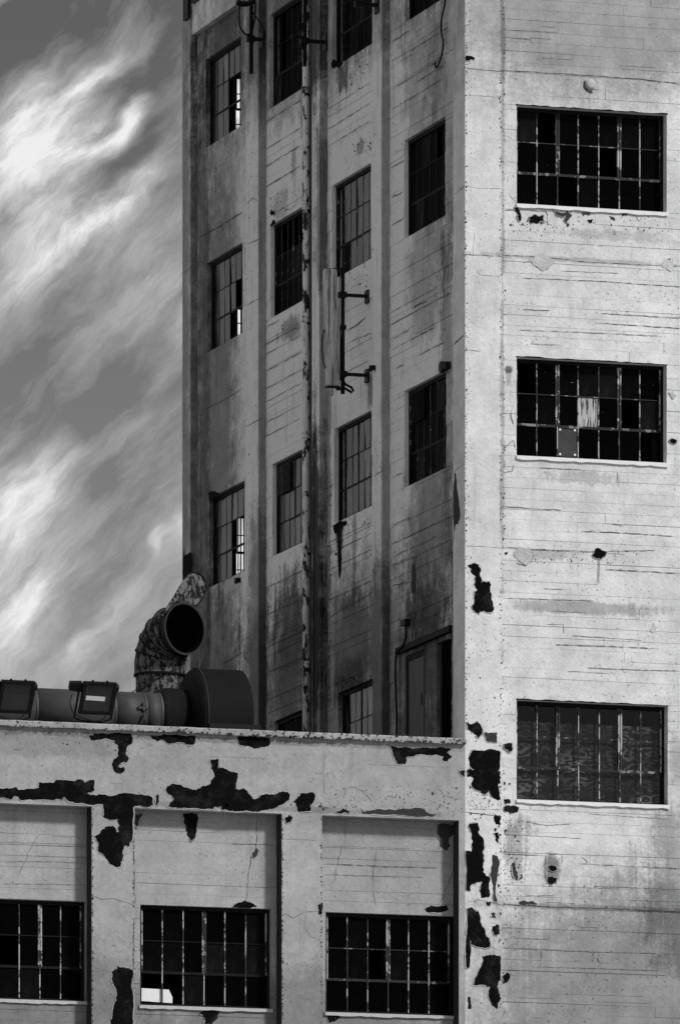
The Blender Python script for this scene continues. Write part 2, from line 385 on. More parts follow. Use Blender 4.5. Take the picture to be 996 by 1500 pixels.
M_SEAM = simple('duct_seam', .06, .6, .3, 6, metal=.1)
M_RIM = simple('drum_rim', .03, .7, .4, 6, spec=.2)
M_ROOF = simple('roof_felt', .06, .9, .4, 2)
M_GROUND = simple('yard_concrete', .22, .9, .4, .6)
M_LENS = simple('floodlight_glass', .02, .08, .3, 2, spec=.6)
M_REFL = simple('floodlight_reflector', .75, .3, .1, 5)
M_DOOR = simple('door_grey_paint', .08, .7, .6, 3, stretch=(3, 3, .6), bump=.2)
M_PALE = simple('pale_film_pane', .42, .5, .9, 2.2, stretch=(8, 6, .8), peel=.50, peel_to=.03)
M_PATCHP = simple('screwed_sheet', .03, .6, 1.0, 3.0, stretch=(2, 2, 1))

def glass(name, base, rough, spec, dirt):
    m, t, b = mat(name)
    co = t.new('ShaderNodeTexCoord').outputs['Object']
    ob = t.new('ShaderNodeObjectInfo').outputs['Random']
    n = t.noise(t.scale(co, (3, 3, 1.2)), 2.2, 6, .65)
    f = t.m('MULTIPLY_ADD', t.ramp(n, .42, .75), dirt, base)
    f = t.m('MULTIPLY', f, t.m('MULTIPLY_ADD', t.m('POWER', ob, 5.0), 5.0, .4))
    grey(t, b, f)
    b.inputs['Roughness'].default_value = rough; b.inputs['Specular IOR Level'].default_value = spec
    return m
M_GLASSF = glass('dark_glass', .0015, .3, .02, .002)
M_GLASSS = glass('grimy_glass', .010, .22, .22, .035)
M_GLASSD = glass('sooty_glass', .003, .6, .01, .006)
def ply():
    m, t, b = mat('plywood')
    co = t.new('ShaderNodeTexCoord').outputs['Object']
    d1 = t.noise(t.scale(co, (1.3, 1, 3.2)), 1.5, 2, .5)
    ringv = t.m('SINE', t.m('MULTIPLY', d1, 52.0))
    fine_ = t.noise(t.scale(co, (3, 3, 60)), 1, 3, .6)
    z = t.xyz(co)[2]
    f = t.m('MULTIPLY_ADD', t.ramp(ringv, -.3, .95), .42, .03)
    f = t.m('MULTIPLY', f, t.m('MULTIPLY_ADD', fine_, 1.0, .5))
    f = t.m('MULTIPLY', f, t.ramp(t.noise(co, 1.1, 3), .38, .62, .12, 1.0))
    grey(t, b, f); b.inputs['Roughness'].default_value = .6
    return m
M_PLY = ply()
def clearglass():
    m, t, b = mat('thin_clear_glass')
    tr = t.new('ShaderNodeBsdfTransparent'); tr.inputs[0].default_value = (.7, .7, .7, 1)
    gl = t.new('ShaderNodeBsdfGlossy'); gl.inputs['Roughness'].default_value = .1; gl.inputs[0].default_value = (.8, .8, .8, 1)
    mx = t.new('ShaderNodeMixShader'); mx.inputs[0].default_value = .02
    t.l.new(tr.outputs[0], mx.inputs[1]); t.l.new(gl.outputs[0], mx.inputs[2])
    t.l.new(mx.outputs[0], t.n['Material Output'].inputs[0])
    return m
M_CLEAR = clearglass()

# ------------------------------------------------------------------ ground
g = MB(); g.quad((-3000,-3000,0), (3000,-3000,0), (3000,3000,0), (-3000,3000,0))
go = g.build('ground', M_GROUND); go['kind'] = 'structure'

# ------------------------------------------------------------------ windows
def window(parent, fn, op, cols, rows, thick, set_in, glassm, vm, hm, missing=(), special=None, sash_rows=2, label=None, wide_t=.055, bd=.03, bh=.0085):
    """op=(u0,u1,v0,v1). fn maps (u,v,w). thick = columns (1..) whose right-hand bar is a double mullion in the upper rows"""
    u0, u1, v0, v1 = op; fw = .045; e = .004
    mb = MB()
    def bar(m_, a, b_, c_, d_, w0, w1): m_.prism([(a,c_),(b_,c_),(b_,d_),(a,d_)], fn, w0, w1)
    a0, a1, c0, c1 = u0+e, u1-e, v0+e, v1-e
    bar(mb, a0, a0+fw, c0, c1, set_in, set_in+.06); bar(mb, a1-fw, a1, c0, c1, set_in, set_in+.06)
    bar(mb, a0+fw, a1-fw, c0, c0+fw, set_in+.001, set_in+.06); bar(mb, a0+fw, a1-fw, c1-fw*1.3, c1, set_in+.001, set_in+.06)
    o = mb.build('window', M_FRAME, parent)
    if label: o['label'] = label
    x0, x1, z0, z1 = a0+fw, a1-fw, c0+fw, c1-fw*1.3
    pw = (x1-x0)/cols; ph = (z1-z0)/rows
    vb = MB(); hb = MB(); zs = z0+(rows-sash_rows)*ph
    for i in range(1, cols):
        u = x0+i*pw
        if i in thick:
            bar(vb, u-bh, u+bh, z0, zs, set_in+.036-bd, set_in+.038)
            bar(vb, u-wide_t*.62, u-.006, zs, z1, set_in+.030-bd, set_in+.045); bar(vb, u+.008, u+wide_t*.62, zs, z1, set_in+.032-bd, set_in+.045)
        else: bar(vb, u-bh, u+bh, z0, z1, set_in+.036-bd, set_in+.038)
    # edge bars of the outer sash
    bar(vb, x0, x0+.02, zs, z1, set_in+.004, set_in+.04); bar(vb, x1-.02, x1, zs, z1, set_in+.004, set_in+.04)
    for j in range(1, rows):
        z = z0+j*ph; sashbar = (j == rows-sash_rows)
        for i in range(cols):
            a = x0+i*pw+.013; b_ = x0+(i+1)*pw-.013
            bar(hb, a, b_, z-(.024 if sashbar else .008), z+(.018 if sashbar else .008), set_in+.037-bd, set_in+.037)
    vb.build('muntin', vm, o)['kind'] = 'stuff'; hb.build('glazing_bar', hm, o)['kind'] = 'stuff'
    # one shared pane mesh, origin at its centre
    pm = MB(); t_ = .004
    pm.prism([(-pw/2+.012,-ph/2+.012),(pw/2-.012,-ph/2+.012),(pw/2-.012,ph/2-.012),(-pw/2+.012,ph/2-.012)], lambda u, v, w_: tuple(a-b for a, b in zip(fn(u, v, w_), fn(0, 0, 0))), 0, t_)
    first = None
    for i in range(cols):
        for j in range(rows):
            key = (i, rows-1-j)     # column from low u, row from the top
            if key in missing: continue
            loc = fn(x0+(i+.5)*pw, z0+(j+.5)*ph, set_in+.028)
            if first is None:
                first = pm.build('pane', glassm, o); po = first
            else:
                po = first.copy(); C.objects.link(po)
            po.location = loc
            # panes sit slightly out of true, as puttied glass does
            tilt = random.gauss(0, .010); tilt2 = random.gauss(0, .010)
            po.rotation_euler = (tilt, tilt2 if fn(0,1,0)[2] else 0, random.gauss(0, .010))
            if special and key in special:
                mt, lb = special[key]
                po.data = po.data.copy(); po.data.materials[0] = mt
                if lb: po['label'] = lb
    return o, (x0, x1, z0, z1, pw, ph)

# ------------------------------------------------------------------ the tower
tower = thing('factory_tower', 'tall white painted concrete factory tower with peeling walls and steel windows', 'tower')
side_holes = list(side_w.values())
zdoor_t = (side(580.4, 958, PD)[1]+side(663, 917, PD)[1])/2
door_u = (sy(661, PD, 930), sy(584, PD, 980)); door_hole = (door_u[0], door_u[1], Z_COP-1.0, zdoor_t)
Z_ROOF = Z_COP-1.0
bays = []    # (y0, y1, key)
for k in range(4): bays.append((pil[k+1][1], pil[k][0]))     # far bay first
WT = .35
Z_BEAM = side(284, 56, PD)[1]
PZ = .016                                                         # courses stand this much proud of the backing
for k, (y0, y1) in enumerate(bays):
    hs = [h for h in side_holes+([door_hole] if k == 3 else []) if h[0] >= y0-.4 and h[1] <= y1+.6 and (h[0]+h[1])/2 > y0 and (h[0]+h[1])/2 < y1]
    hs = [(max(h[0], y0+.02), min(h[1], y1-.02), h[2], h[3]) for h in hs]
    mb = MB(); panel(mb, SM(PD+(PZ if k else 0)), y0, y1, 0, Z_BEAM, .17, hs)
    mb.build('side_wall', M_SIDE, tower)
    bays[k] = (y0, y1, hs)
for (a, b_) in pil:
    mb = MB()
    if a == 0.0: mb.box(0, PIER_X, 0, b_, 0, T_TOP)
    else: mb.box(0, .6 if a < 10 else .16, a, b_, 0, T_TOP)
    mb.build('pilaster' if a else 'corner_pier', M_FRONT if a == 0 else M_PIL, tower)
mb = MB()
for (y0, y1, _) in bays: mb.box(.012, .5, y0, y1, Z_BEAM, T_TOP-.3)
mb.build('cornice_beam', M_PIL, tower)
fp_holes = front_w
mb = MB(); panel(mb, FM(QD+PZ), PIER_X, T_X1-.7, 0, T_TOP-.6, WT, fp_holes); mb.build('front_wall', M_FRONT, tower)
mb = MB(); mb.box(T_X1-.7, T_X1, 0, .7, 0, T_TOP); mb.build('corner_pier', M_FRONT, tower)
mb = MB(); mb.box(-.05, T_X1+.05, -.05, Y_REAR+.05, T_TOP, T_TOP+.25); mb.build('roof_slab', M_COP, tower)
mb = MB(); mb.box(T_X1-.3, T_X1-.02, .7, Y_REAR-.3, 0, T_TOP); mb.build('far_side_wall', M_SIDE, tower)
# rear wall with its own windows: daylight shows through them
yr = Y_REAR-.3
def rear_open(pxl, pxr, pt, pb):
    xl, zt = front(pxl, pt, yr); xr, zb = front(pxr, pb, yr); return (xl, xr, zb, zt)
rear_w = [rear_open(344.6, 400, 108, 232), rear_open(345.6, 400, 446, 560), rear_open(345, 400, 752, 890)]
mb = MB(); panel(mb, FM(yr), .165, T_X1-.02, 0, T_TOP, .28, rear_w); mb.build('rear_wall', M_ROOM, tower)
for op in rear_w:
    o_, _ = window(tower, FM(yr), op, 7, 5, (), .1, M_CLEAR, M_FRAME, M_FRAME, missing=[(i, j) for i in range(7) for j in range(5)])
# unseen partitions added to block light and keep the rooms dark
mb = MB(); mb.box(3.4, 3.5, .5, yr-.02, 0, T_TOP-.1); mb.box(.55, 3.38, 9.0, 9.1, 0, T_TOP-.1); mb.box(3.52, T_X1-.32, 4.0, 4.1, 0, T_TOP-.1); mb.box(.62,3.38,2.5,2.6,0,T_TOP-.1)
mb.build('blocking_partition', M_ROOM, tower)
for z in [18.3, front(757,1240)[1], front(757,740)[1], front(757,372)[1], front(757,-20)[1], T_TOP-1]:
    mb = MB(); mb.box(.5, T_X1-.33, .46, 8.98, z-.1, z+.1); mb.build('floor_slab', M_ROOM, tower)
# inner jamb linings so the rooms close around the openings
# ---- courses left by the form boards
courses = []
CH = .172
def lay(fn, u0, u1, z0, z1, holes, lmin, lmax, rnd):
    z = z0; k = 0
    while z < z1:
        h = CH*rnd.uniform(.93, 1.07); zt = min(z+h, z1)
        # horizontal extents free of openings (course cut when an opening crosses it)
        cuts = [(u0, u1)]
        for H_ in holes:
            if H_[2] < zt-.01 and H_[3] > z+.01:
                new = []
                for (a, b_) in cuts:
                    if H_[0] >= b_ or H_[1] <= a: new.append((a, b_)); continue
                    if H_[0]-a > .03: new.append((a, H_[0]))
                    if b_-H_[1] > .03: new.append((H_[1], b_))
                cuts = new
        # clip heights on opening heads and sills
        zz = z
        for (a, b_) in cuts:
            u = a
            while u < b_-.01:
                L = rnd.uniform(lmin, lmax)
                if b_-(u+L) < lmin*.6: L = b_-u
                ue = min(u+L, b_)
                g0 = max(0, rnd.gauss(.001, .0035)); g1 = max(0, rnd.gauss(.001, .0035))
                if rnd.random() < .10: g0, g1 = rnd.choice([(0, .013), (.013, 0), (.010, .009)])
                w0 = PZ*rnd.uniform(-.10, .62)
                courses.append((fn, u+.001, ue-(.001 if rnd.random() < .8 else .007), z, zt, g0, g1, w0))
                u = ue
        z = zt; k += 1
def lay_bay(fn, u0, u1, z0, z1, holes, lmin, lmax, seed):
    # break the height at opening heads/sills so courses meet them exactly
    rnd = random.Random(seed)
    zs = sorted({z0, z1, *[min(max(h[2], z0), z1) for h in holes], *[min(max(h[3], z0), z1) for h in holes]})
    for a, b_ in zip(zs[:-1], zs[1:]):
        if b_-a > .02: lay(fn, u0, u1, a, b_, holes, lmin, lmax, rnd)
ztop = 34.6
for k in (1, 2, 3):
    y0, y1, hs = bays[k]
    lay_bay(SM(PD), y0+.002, y1-.002, Z_ROOF+.6, ztop, hs, 2.0, 4.2, 50+k)
lay_bay(FM(QD), PIER_X+.002, PIER_X+3.9, 15.5, ztop, fp_holes, 1.3, 4.0, 77)
def course_mesh(mb, c_):
    fn, a, b_, z, zt, g0, g1, w0 = c_
    mb.prism([(a, z+g0), (b_, z+g1), (b_, zt), (a, zt)], fn, w0, PZ+.004)
vis = sorted(courses, key=lambda c_: -(c_[2]-c_[1])*(.31 if c_[0](0,0,0)[0] else 1)*(c_[4]-c_[3]))
for c_ in vis[:298]:
    mb = MB(); course_mesh(mb, c_); mb.build('concrete_course', M_SIDE if c_[0](0,1,0)[0] else M_FRONT, tower)
for nm, mt, tst in (('side_courses', M_SIDE, True), ('front_courses', M_FRONT, False)):
    mb = MB(); cnt = 0
    for c_ in vis[298:]:
        if bool(c_[0](0,1,0)[0]) == tst: course_mesh(mb, c_); cnt += 1
    if cnt:
        o_ = mb.build('concrete_course', mt, tower); o_['kind'] = 'stuff'
print('courses', len(courses))

# ---- side windows; column index 0 = near end (right in the photo)
def mset(cols, rows): return [(i, j) for i in cols for j in rows]
SW = {  # missing, glass
 'a1': (mset([0, 1, 2], [1, 2]), M_GLASSS), 'a2': (mset([0, 1, 2], [2])+[(0, 1), (1, 1)], M_GLASSS), 'a3': (mset([0, 1, 2], [1, 2]), M_GLASSS),
 'b1': (mset([4, 5], [0, 1]), M_GLASSD), 'b2': (mset([1, 2, 3, 4], [0]), M_GLASSD), 'b3': (mset([4, 5], [0]), M_GLASSS), 'b4': ([], M_GLASSD),
 'c1': (mset([4, 5], [0, 1, 2]), M_GLASSD), 'c2': (mset([5], [0, 1, 2])+[(4, 2)], M_GLASSS), 'c3': (mset([5], [0, 1, 2]), M_GLASSS), 'c4': (mset([5], [0, 1]), M_GLASSS),
 'd1': ([], M_GLASSD), 'd2': (mset([0, 1], [0]), M_GLASSD), 'd3': ([], M_GLASSD)}
for key, op in side_w.items():
    for (y0, y1, hs) in bays:
        for h in hs:
            if abs(h[2]-op[2]) < 1e-6 and abs(h[3]-op[3]) < 1e-6: op = h
    ms, gm = SW[key]
    o_, (x0, x1, z0, z1, pw, ph) = window(tower, SM(PD), op, 6, 3, (3,), .075, gm, M_FRAME if key not in ('b2', 'd3', 'c2') else M_PEELH, M_FRAME, missing=ms, bd=.012, bh=.011, wide_t=.045)
    if key in ('b3', 'd3'):     # louvred vent filling the far upper panes
        lv = MB(); n_ = 14
        for q in range(n_):
            zz = z1-ph+ph*(q+.5)/n_
            f_ = SM(PD)
            i0 = len(lv.v)
            pts = [(.045, zz-.016), (.085, zz+.012), (.087, zz+.009), (.047, zz-.019)]
            ya, yb = x1-2.4*pw, x1-.35*pw
            lv.v += [(PD+a, ya, z) for a, z in pts]+[(PD+a, yb, z) for a, z in pts]
            for f in ((0,1,2,3),(7,6,5,4),(0,4,5,1),(1,5,6,2),(2,6,7,3),(3,7,4,0)): lv.f.append(tuple(i0+k for k in f)); lv.mi.append(0)
        lvo = lv.build('louvre', simple('louvre_grey', .16 if key == 'b3' else .03, .6, .3, 8), o_); lvo['kind'] = 'stuff'

# ---- front windows
spec2 = {(3, 1): (M_PALE, 'pale translucent streaked pane'), (2, 2): (M_PATCHP, 'grey sheet screwed over the pane')}
miss_f = [[(1, 0), (4, 1), (2, 2)], [(0, 0), (5, 1), (6, 2)], []]
for k, op in enumerate(front_w):
    gm = M_GLASSF if k < 2 else M_CLEAR
    o_, (x0, x1, z0, z1, pw, ph) = window(tower, FM(QD), op, 7, 3, (2, 5), .17, gm, M_PEEL, M_PEELH, missing=miss_f[k], special=spec2 if k == 1 else None, label=[None, 'window with one pale and one patched pane', 'window boarded inside with plywood'][k])
    if k == 1:
        sc_ = MB()
        for (i, j) in ((.14, .1), (.86, .1), (.14, .9), (.86, .9)):
            cx = x0+(2+i)*pw; cz = z0+j*ph
            sc_.prism([(cx+.02*math.cos(a*math.pi/4), cz+.02*math.sin(a*math.pi/4)) for a in range(8)], FM(QD+.17), .018, .027)
        sc_.build('screw_head', M_SILL, o_)
    if k == 2:
        for i in range(2):
            a = x0+i*(x1-x0)/2+.002; b_ = a+(x1-x0)/2-.006
            pb = MB(); pb.prism([(a, z0-.02), (b_, z0-.02), (b_, z1-ph*.52), (a, z1-ph*.50)], FM(QD+.17), .10, .118); pb.build('plywood_board', M_PLY, o_)
    sl = MB(); u0, u1 = op[0]-.01, op[1]+.015
    pts = []
    n_ = 26
    top = [(u0+(u1-u0)*i/n_, op[2]+.006) for i in range(n_+1)]; bot = [(u0+(u1-u0)*i/n_, op[2]-.052+random.uniform(-.012, .01)) for i in range(n_+1)]
    sl.prism(bot+top[::-1], FM(QD), -.035, .05); sl.build('window_sill', M_SILL, tower)
    # hood edge: broken render above the opening
    hd = MB(); 
    top = [(u0+(u1-u0)*i/n_, op[3]+random.uniform(.002, .02)) for i in range(n_+1)]; bot = [(u0+(u1-u0)*i/n_, op[3]-.004) for i in range(n_+1)]
    hd.prism(bot+top[::-1], FM(QD), -.004, .006); hd.build('broken_head_edge', M_TAR, tower)

# ---- door opening on the roof side
dz0 = Z_ROOF
dd = MB()
yA, yB = door_u
def dy(px): return sy(px, PD, 990)
lint = MB(); lint.box(PD-.05, PD+.02, yA-.02, yB+.06, zdoor_t-.05, zdoor_t+.05); lint.build('door_lintel', M_FRAME, tower)
for (p_, q_) in ((637, 619), (591, 584.5)):
    po_ = MB(); po_.box(PD+.03, PD+.09, dy(p_), dy(q_), dz0, zdoor_t-.13); po_.build('door_post', M_SIDE, tower)
po_ = MB(); po_.box(PD+.028, PD+.10, yA+.25, yB-.002, zdoor_t-.129, zdoor_t-.052); po_.build('door_head', M_SIDE, tower)
dl = MB(); ya_, yb_ = dy(619)+.002, dy(591)-.002; dl.box(PD+.06, PD+.085, ya_, yb_, dz0+1.2, zdoor_t-.13); dlo = dl.build('door', M_DOOR, tower)
fr = MB(); fr.box(PD+.045, PD+.059, ya_, ya_+.09, dz0+1.2, zdoor_t-.22); fr.box(PD+.045, PD+.059, yb_-.09, yb_, dz0+1.2, zdoor_t-.22); fr.box(PD+.045, PD+.059, ya_, yb_, zdoor_t-.219, zdoor_t-.131); fr.build('door_rail', M_FRAME, dlo)
hn = MB(); hn.tube([(PD+.03, ya_+.15, dz0+1.9), (PD+.03, ya_+.15, dz0+2.1)], .012, 6); hn.build('handle', M_STEEL, dlo)
dk = MB(); dk.box(PD+.085, PD+.10, yA+.003, dy(637)-.003, dz0, zdoor_t-.13); dk.build('doorway_dark_sheet', M_DARK, tower)  # black sheet stands in for the unlit depth of the doorway
dk = MB(); dk.box(PD+.086, PD+.10, ya_, yb_, dz0, dz0+1.2); dk.build('doorway_dark_sheet', M_DARK, tower)
dk = MB(); dk.box(PD+.06, PD+.084, yA+.7, yA+.78, dz0, zdoor_t-.14); dk.build('door_stile', M_FRAME, tower)

# ---- drainpipe with collars, thin conduit
def yz_side(px, py, X): y, z = side(px, py, X); return y, z
xp = PD-.085
yp = sy(448.3, xp, 600)
dp = MB(); dp.tube([(xp, yp, Z_ROOF), (xp, yp, 27.0), (xp+.006, yp+.01, 30.0), (xp, yp, T_TOP-.5)], .062, 14)
dpo = dp.build('drainpipe', M_PIPE, tower, smooth=True)
for py in (300, 465, 635, 802, 972, 130):
    z = side(448, py, xp)[1]
    c_ = MB(); c_.tube([(xp, yp, z-.085), (xp, yp, z-.06), (xp, yp, z-.055), (xp, yp, z-.01), (xp, yp, z), (xp, yp, z+.03)], [.074, .078, .070, .070, .080, .076], 14)
    c_.build('collar', M_PIPE, dpo, smooth=False)
    s_ = MB(); s_.box(xp, PD+.02, yp-.085, yp+.085, z-.13, z-.10); s_.build('strap', M_STEEL, dpo)
cd = MB(); yc = sy(456.5, PD-.03, 600); cd.tube([(PD-.03, yc, Z_ROOF), (PD-.03, yc, T_TOP-.6)], .028, 8); cd.build('conduit', M_RUSTPIPE, tower, smooth=True)
cd = MB(); yc = sy(461.5, .0, 600); cd.tube([(-.03, yc, Z_ROOF), (-.03, yc, side(461, 150, 0)[1])], .016, 8); cd.build('conduit', M_PIL, tower, smooth=True)

# ------------------------------------------------------------------ peeled patches, holes and cracks
ZA = lambda p: (p[0]/2.49, 1040+p[1]/2.49)
ZB = lambda p: (380+p[0]/2.621, 1040+p[1]/2.621)
ZC = lambda p: (670+p[0]/3, 1000+p[1]/3)
ZD = lambda p: (670+p[0]/3, 500+p[1]/3)
ZE = lambda p: (670+p[0]/3, p[1]/3)
pk = [0]
def patch(parent, conv, pts, Y, m_=None, amp=.022, name='peeled_patch', off=None):
    pk[0] += 1; off = .0015+.00035*(pk[0] % 14) if off is None else off
    poly = [front(*conv(p), Y) for p in pts]
    jp = jag(poly, amp, 3)
    mb = MB(); mb.prism(jp, FM(Y), -off, .003); po = mb.build(name, m_ or M_TAR, parent)
    if amp >= .02 and len(poly) > 4:
        lr = random.Random(pk[0]); lb = MB(); n_ = len(jp); wd = 0; fn = FM(Y)
        area = sum(jp[i][0]*jp[(i+1) % n_][1]-jp[(i+1) % n_][0]*jp[i][1] for i in range(n_)); sg = 1 if area > 0 else -1
        for i in range(n_):
            a, b_ = jp[i], jp[(i+1) % n_]; L = math.hypot(b_[0]-a[0], b_[1]-a[1])
            if L < 1e-4: continue
            if lr.random() < .25: wd = lr.choice([0, 0, .006, .012, .018])
            if not wd: continue
            nx_, nz_ = sg*(b_[1]-a[1])/L*wd, -sg*(b_[0]-a[0])/L*wd       # outward
            lb.prism([a, b_, (b_[0]+nx_, b_[1]+nz_), (a[0]+nx_, a[1]+nz_)], fn, -off-.006, -off+.001)
        if lb.v: lo = lb.build('paint_lip', M_LIP, po); lo['kind'] = 'stuff'
    return po
A = [
 [(325,95),(345,85),(400,86),(480,86),(487,100),(478,125),(462,140),(460,155),(470,180),(465,192),(440,195),(430,205),(455,208),(458,222),(440,232),(418,225),(408,200),(415,180),(432,168),(432,130),(418,112),(390,105),(360,110),(345,112),(330,105)],
 [(550,92),(600,88),(660,92),(715,95),(712,122),(695,128),(670,118),(640,120),(620,124),(600,112),(575,115),(555,105)],
 [(865,98),(930,95),(985,105),(980,132),(940,140),(905,132),(875,128)],
 [(-60,300),(-30,290),(30,285),(60,280),(70,292),(140,285),(145,262),(190,265),(210,255),(260,258),(285,252),(310,265),(345,255),(347,292),(320,305),(330,312),(380,308),(400,315),(440,305),(520,308),(555,318),(562,345),(540,355),(488,350),(484,470),(470,500),(452,495),(450,540),(440,572),(400,560),(385,540),(362,520),(360,490),(345,460),(370,440),(385,425),(410,422),(430,445),(438,420),(430,395),(400,402),(378,392),(378,345),(300,340),(250,332),(238,318),(225,330),(200,328),(120,328),(75,330),(68,316),(50,318),(40,328),(0,322),(-60,325)],
 [(607,285),(625,268),(660,272),(690,285),(720,290),(735,280),(770,265),(782,245),(772,215),(768,180),(797,178),(797,212),(830,218),(868,230),(862,265),(860,285),(870,292),(885,285),(905,305),(925,325),(950,312),(996,308),(1040,300),(1058,308),(1055,330),(1030,345),(996,360),(960,366),(900,367),(850,368),(810,366),(808,352),(785,352),(778,363),(700,358),(640,355),(610,352),(635,325),(612,305)],
 [(570,312),(580,310),(582,335),(575,350),(568,340)]]
A_pil = [[(418,948),(430,935),(470,940),(485,948),(480,1000),(487,1060),(486,1145),(486,1240),(415,1250),(405,1145),(410,1110),(425,1060),(420,1010),(408,980),(410,955)]]
A_rec = [([(668,378),(720,378),(720,410),(716,450),(708,470),(697,482),(683,455),(680,430),(670,410)], M_TAR),
 ([(922,520),(935,503),(942,515),(935,535),(915,548)], M_TAR2), ([(850,716),(875,702),(905,700),(930,712),(938,719),(850,719)], M_TAR),
 ([(728,1105),(760,1095),(800,1100),(795,1125),(775,1145),(745,1145),(748,1125)], M_TAR), ([(493,378),(520,378),(508,400),(500,430),(493,420)], M_TAR2)]
B_beam = [([(130,350),(145,338),(160,318),(205,316),(213,335),(195,365),(195,388),(150,390),(145,370)], M_TAR),
 ([(292,388),(325,378),(345,390),(340,398),(300,398)], M_TAR), ([(388,378),(400,392),(470,382),(520,385),(555,378),(615,375),(640,392),(680,400),(670,408),(640,408),(560,405),(460,402),(395,400)], M_TAR2),
 ([(500,140),(560,142),(625,144),(640,142),(660,146),(735,148),(720,165),(738,180),(722,198),(702,192),(705,178),(660,176),(610,172),(565,180),(560,208),(535,208),(520,190),(512,165)], M_TAR),
 ([(98,415),(115,403),(127,410),(122,428),(105,437)], M_TAR), ([(224,750),(240,738),(240,785),(226,785)], M_TAR)]
B_pier = [([(800,185),(815,155),(860,158),(905,152),(925,165),(922,210),(915,232),(925,238),(922,260),(915,290),(924,345),(895,335),(878,310),(866,325),(850,315),(820,300),(812,285),(822,262),(795,256),(795,231),(820,228),(805,210)], M_TAR),
 ([(797,45),(815,55),(835,42),(850,62),(855,85),(840,108),(822,92),(800,75)], M_TAR), ([(865,85),(910,88),(912,125),(880,125),(868,110)], M_TAR2),
 ([(800,445),(815,437),(838,435),(838,470),(860,500),(855,550),(862,580),(858,620),(885,645),(880,680),(880,720),(850,722),(845,690),(855,662),(845,660),(812,672),(808,695),(792,690),(792,540),(812,545),(818,500),(815,475)], M_TAR),
 ([(795,762),(812,757),(840,775),(850,820),(865,860),(885,895),(880,912),(850,912),(810,900),(808,885),(805,990),(793,992),(792,900)], M_TAR),
 ([(855,945),(895,940),(926,950),(925,1030),(912,1060),(925,1110),(912,1148),(890,1135),(880,1110),(885,1065),(860,1055),(820,1055),(825,1030),(850,985)], M_TAR),
 ([(895,555),(912,560),(918,600),(912,640),(905,690),(912,735),(898,735),(895,690),(885,640),(890,600)], M_TAR2), ([(895,830),(920,828),(922,860),(900,865),(890,845)], M_TAR),
 ([(898,410),(922,405),(925,440),(905,435)], M_TAR), ([(905,470),(916,468),(918,510),(905,500)], M_TAR), ([(888,780),(905,778),(905,800),(892,800)], M_TAR2), ([(870,738),(888,736),(885,750),(872,750)], M_TAR),
 ([(800,1100),(810,1103),(812,1150),(800,1148)], M_TAR)]
B_panel = [([(937,130),(968,128),(970,150),(958,162),(940,150)], M_TAR), ([(937,375),(960,368),(996,372),(990,392),(960,398),(938,390)], M_TAR), ([(937,345),(958,342),(962,358),(940,360)], M_TAR), ([(935,1020),(950,1008),(960,1015),(952,1045),(935,1050)], M_TAR)]
B_rec = [([(685,441),(752,441),(750,465),(730,490),(732,520),(715,540),(690,525),(688,480),(682,460)], M_TAR2), ([(635,765),(660,752),(718,748),(722,770),(700,776),(640,774)], M_TAR), ([(260,1172),(300,1172),(312,1180),(285,1195),(265,1200)], M_TAR)]

low = thing('low_factory_building', 'low white painted concrete building with recessed bays and large peeled patches', 'building')
for p in A: patch(low, ZA, p, 0)
for p in A_pil: patch(low, ZA, p, 0)
for p, m_ in A_rec: patch(low, ZA, p, RD, m_, off=.0055)
for p, m_ in B_beam: patch(low, ZB, p, 0, m_)
patch(low, ZB, [(764,238),(779,232),(787,232),(787,255),(779,254)], 0)
for p, m_ in B_rec: patch(low, ZB, p, RD, m_, off=.0055)
for p, m_ in B_pier: patch(tower, ZB, p, 0, m_)
for p, m_ in B_panel: patch(tower, ZB, p, QD-.002, m_, off=.0055)
for p, m_ in [([(395,855),(415,850),(438,860),(432,880),(412,892),(395,878)], M_TAR), ([(270,965),(300,960),(345,970),(347,978),(275,975)], M_TAR2), ([(400,808),(425,805),(436,820),(420,830),(402,826)], M_TAR),
  ([(235,800),(250,790),(262,830),(258,868),(245,850)], M_TAR2)]: patch(tower, ZC, p, QD-.002, m_, off=.0055)
patch(tower, ZD, [(42,985),(62,978),(90,980),(103,1000),(100,1035),(105,1060),(140,1055),(142,1090),(148,1130),(160,1180),(135,1192),(100,1188),(90,1198),(75,1190),(62,1165),(72,1150),(75,1100),(85,1090),(72,1070),(80,1035),(62,1020),(60,1000)], 0)
for p in [[(588,940),(600,930),(602,915),(625,910),(655,925),(645,945),(625,958),(600,950)], [(930,433),(945,428),(962,434),(962,446),(945,452),(933,446)], [(207,928),(218,925),(218,936),(208,936)]]: patch(tower, ZD, p, QD-.002, M_TAR, off=.0055)
for p in [[(315,960),(340,943),(375,945),(380,975),(345,985),(315,978)], [(420,925),(450,935),(480,925),(500,945),(490,960),(478,990),(470,975),(475,950),(440,948)], [(545,935),(580,935),(580,945),(550,950)], [(572,965),(595,965),(590,978),(575,975)], [(245,912),(262,908),(272,935),(275,970),(268,972),(262,940)], [(665,950),(690,958),(690,970),(675,965)], [(720,942),(745,942),(740,950),(722,950)]]:
    patch(tower, ZE, p, QD-.002, M_TAR if p[0][0] < 400 or p[0][0] == 572 else M_TAR2, off=.0055, amp=.03)
patch(tower, ZE, [(33,250),(60,247),(75,255),(72,264),(50,266),(33,268)], 0)
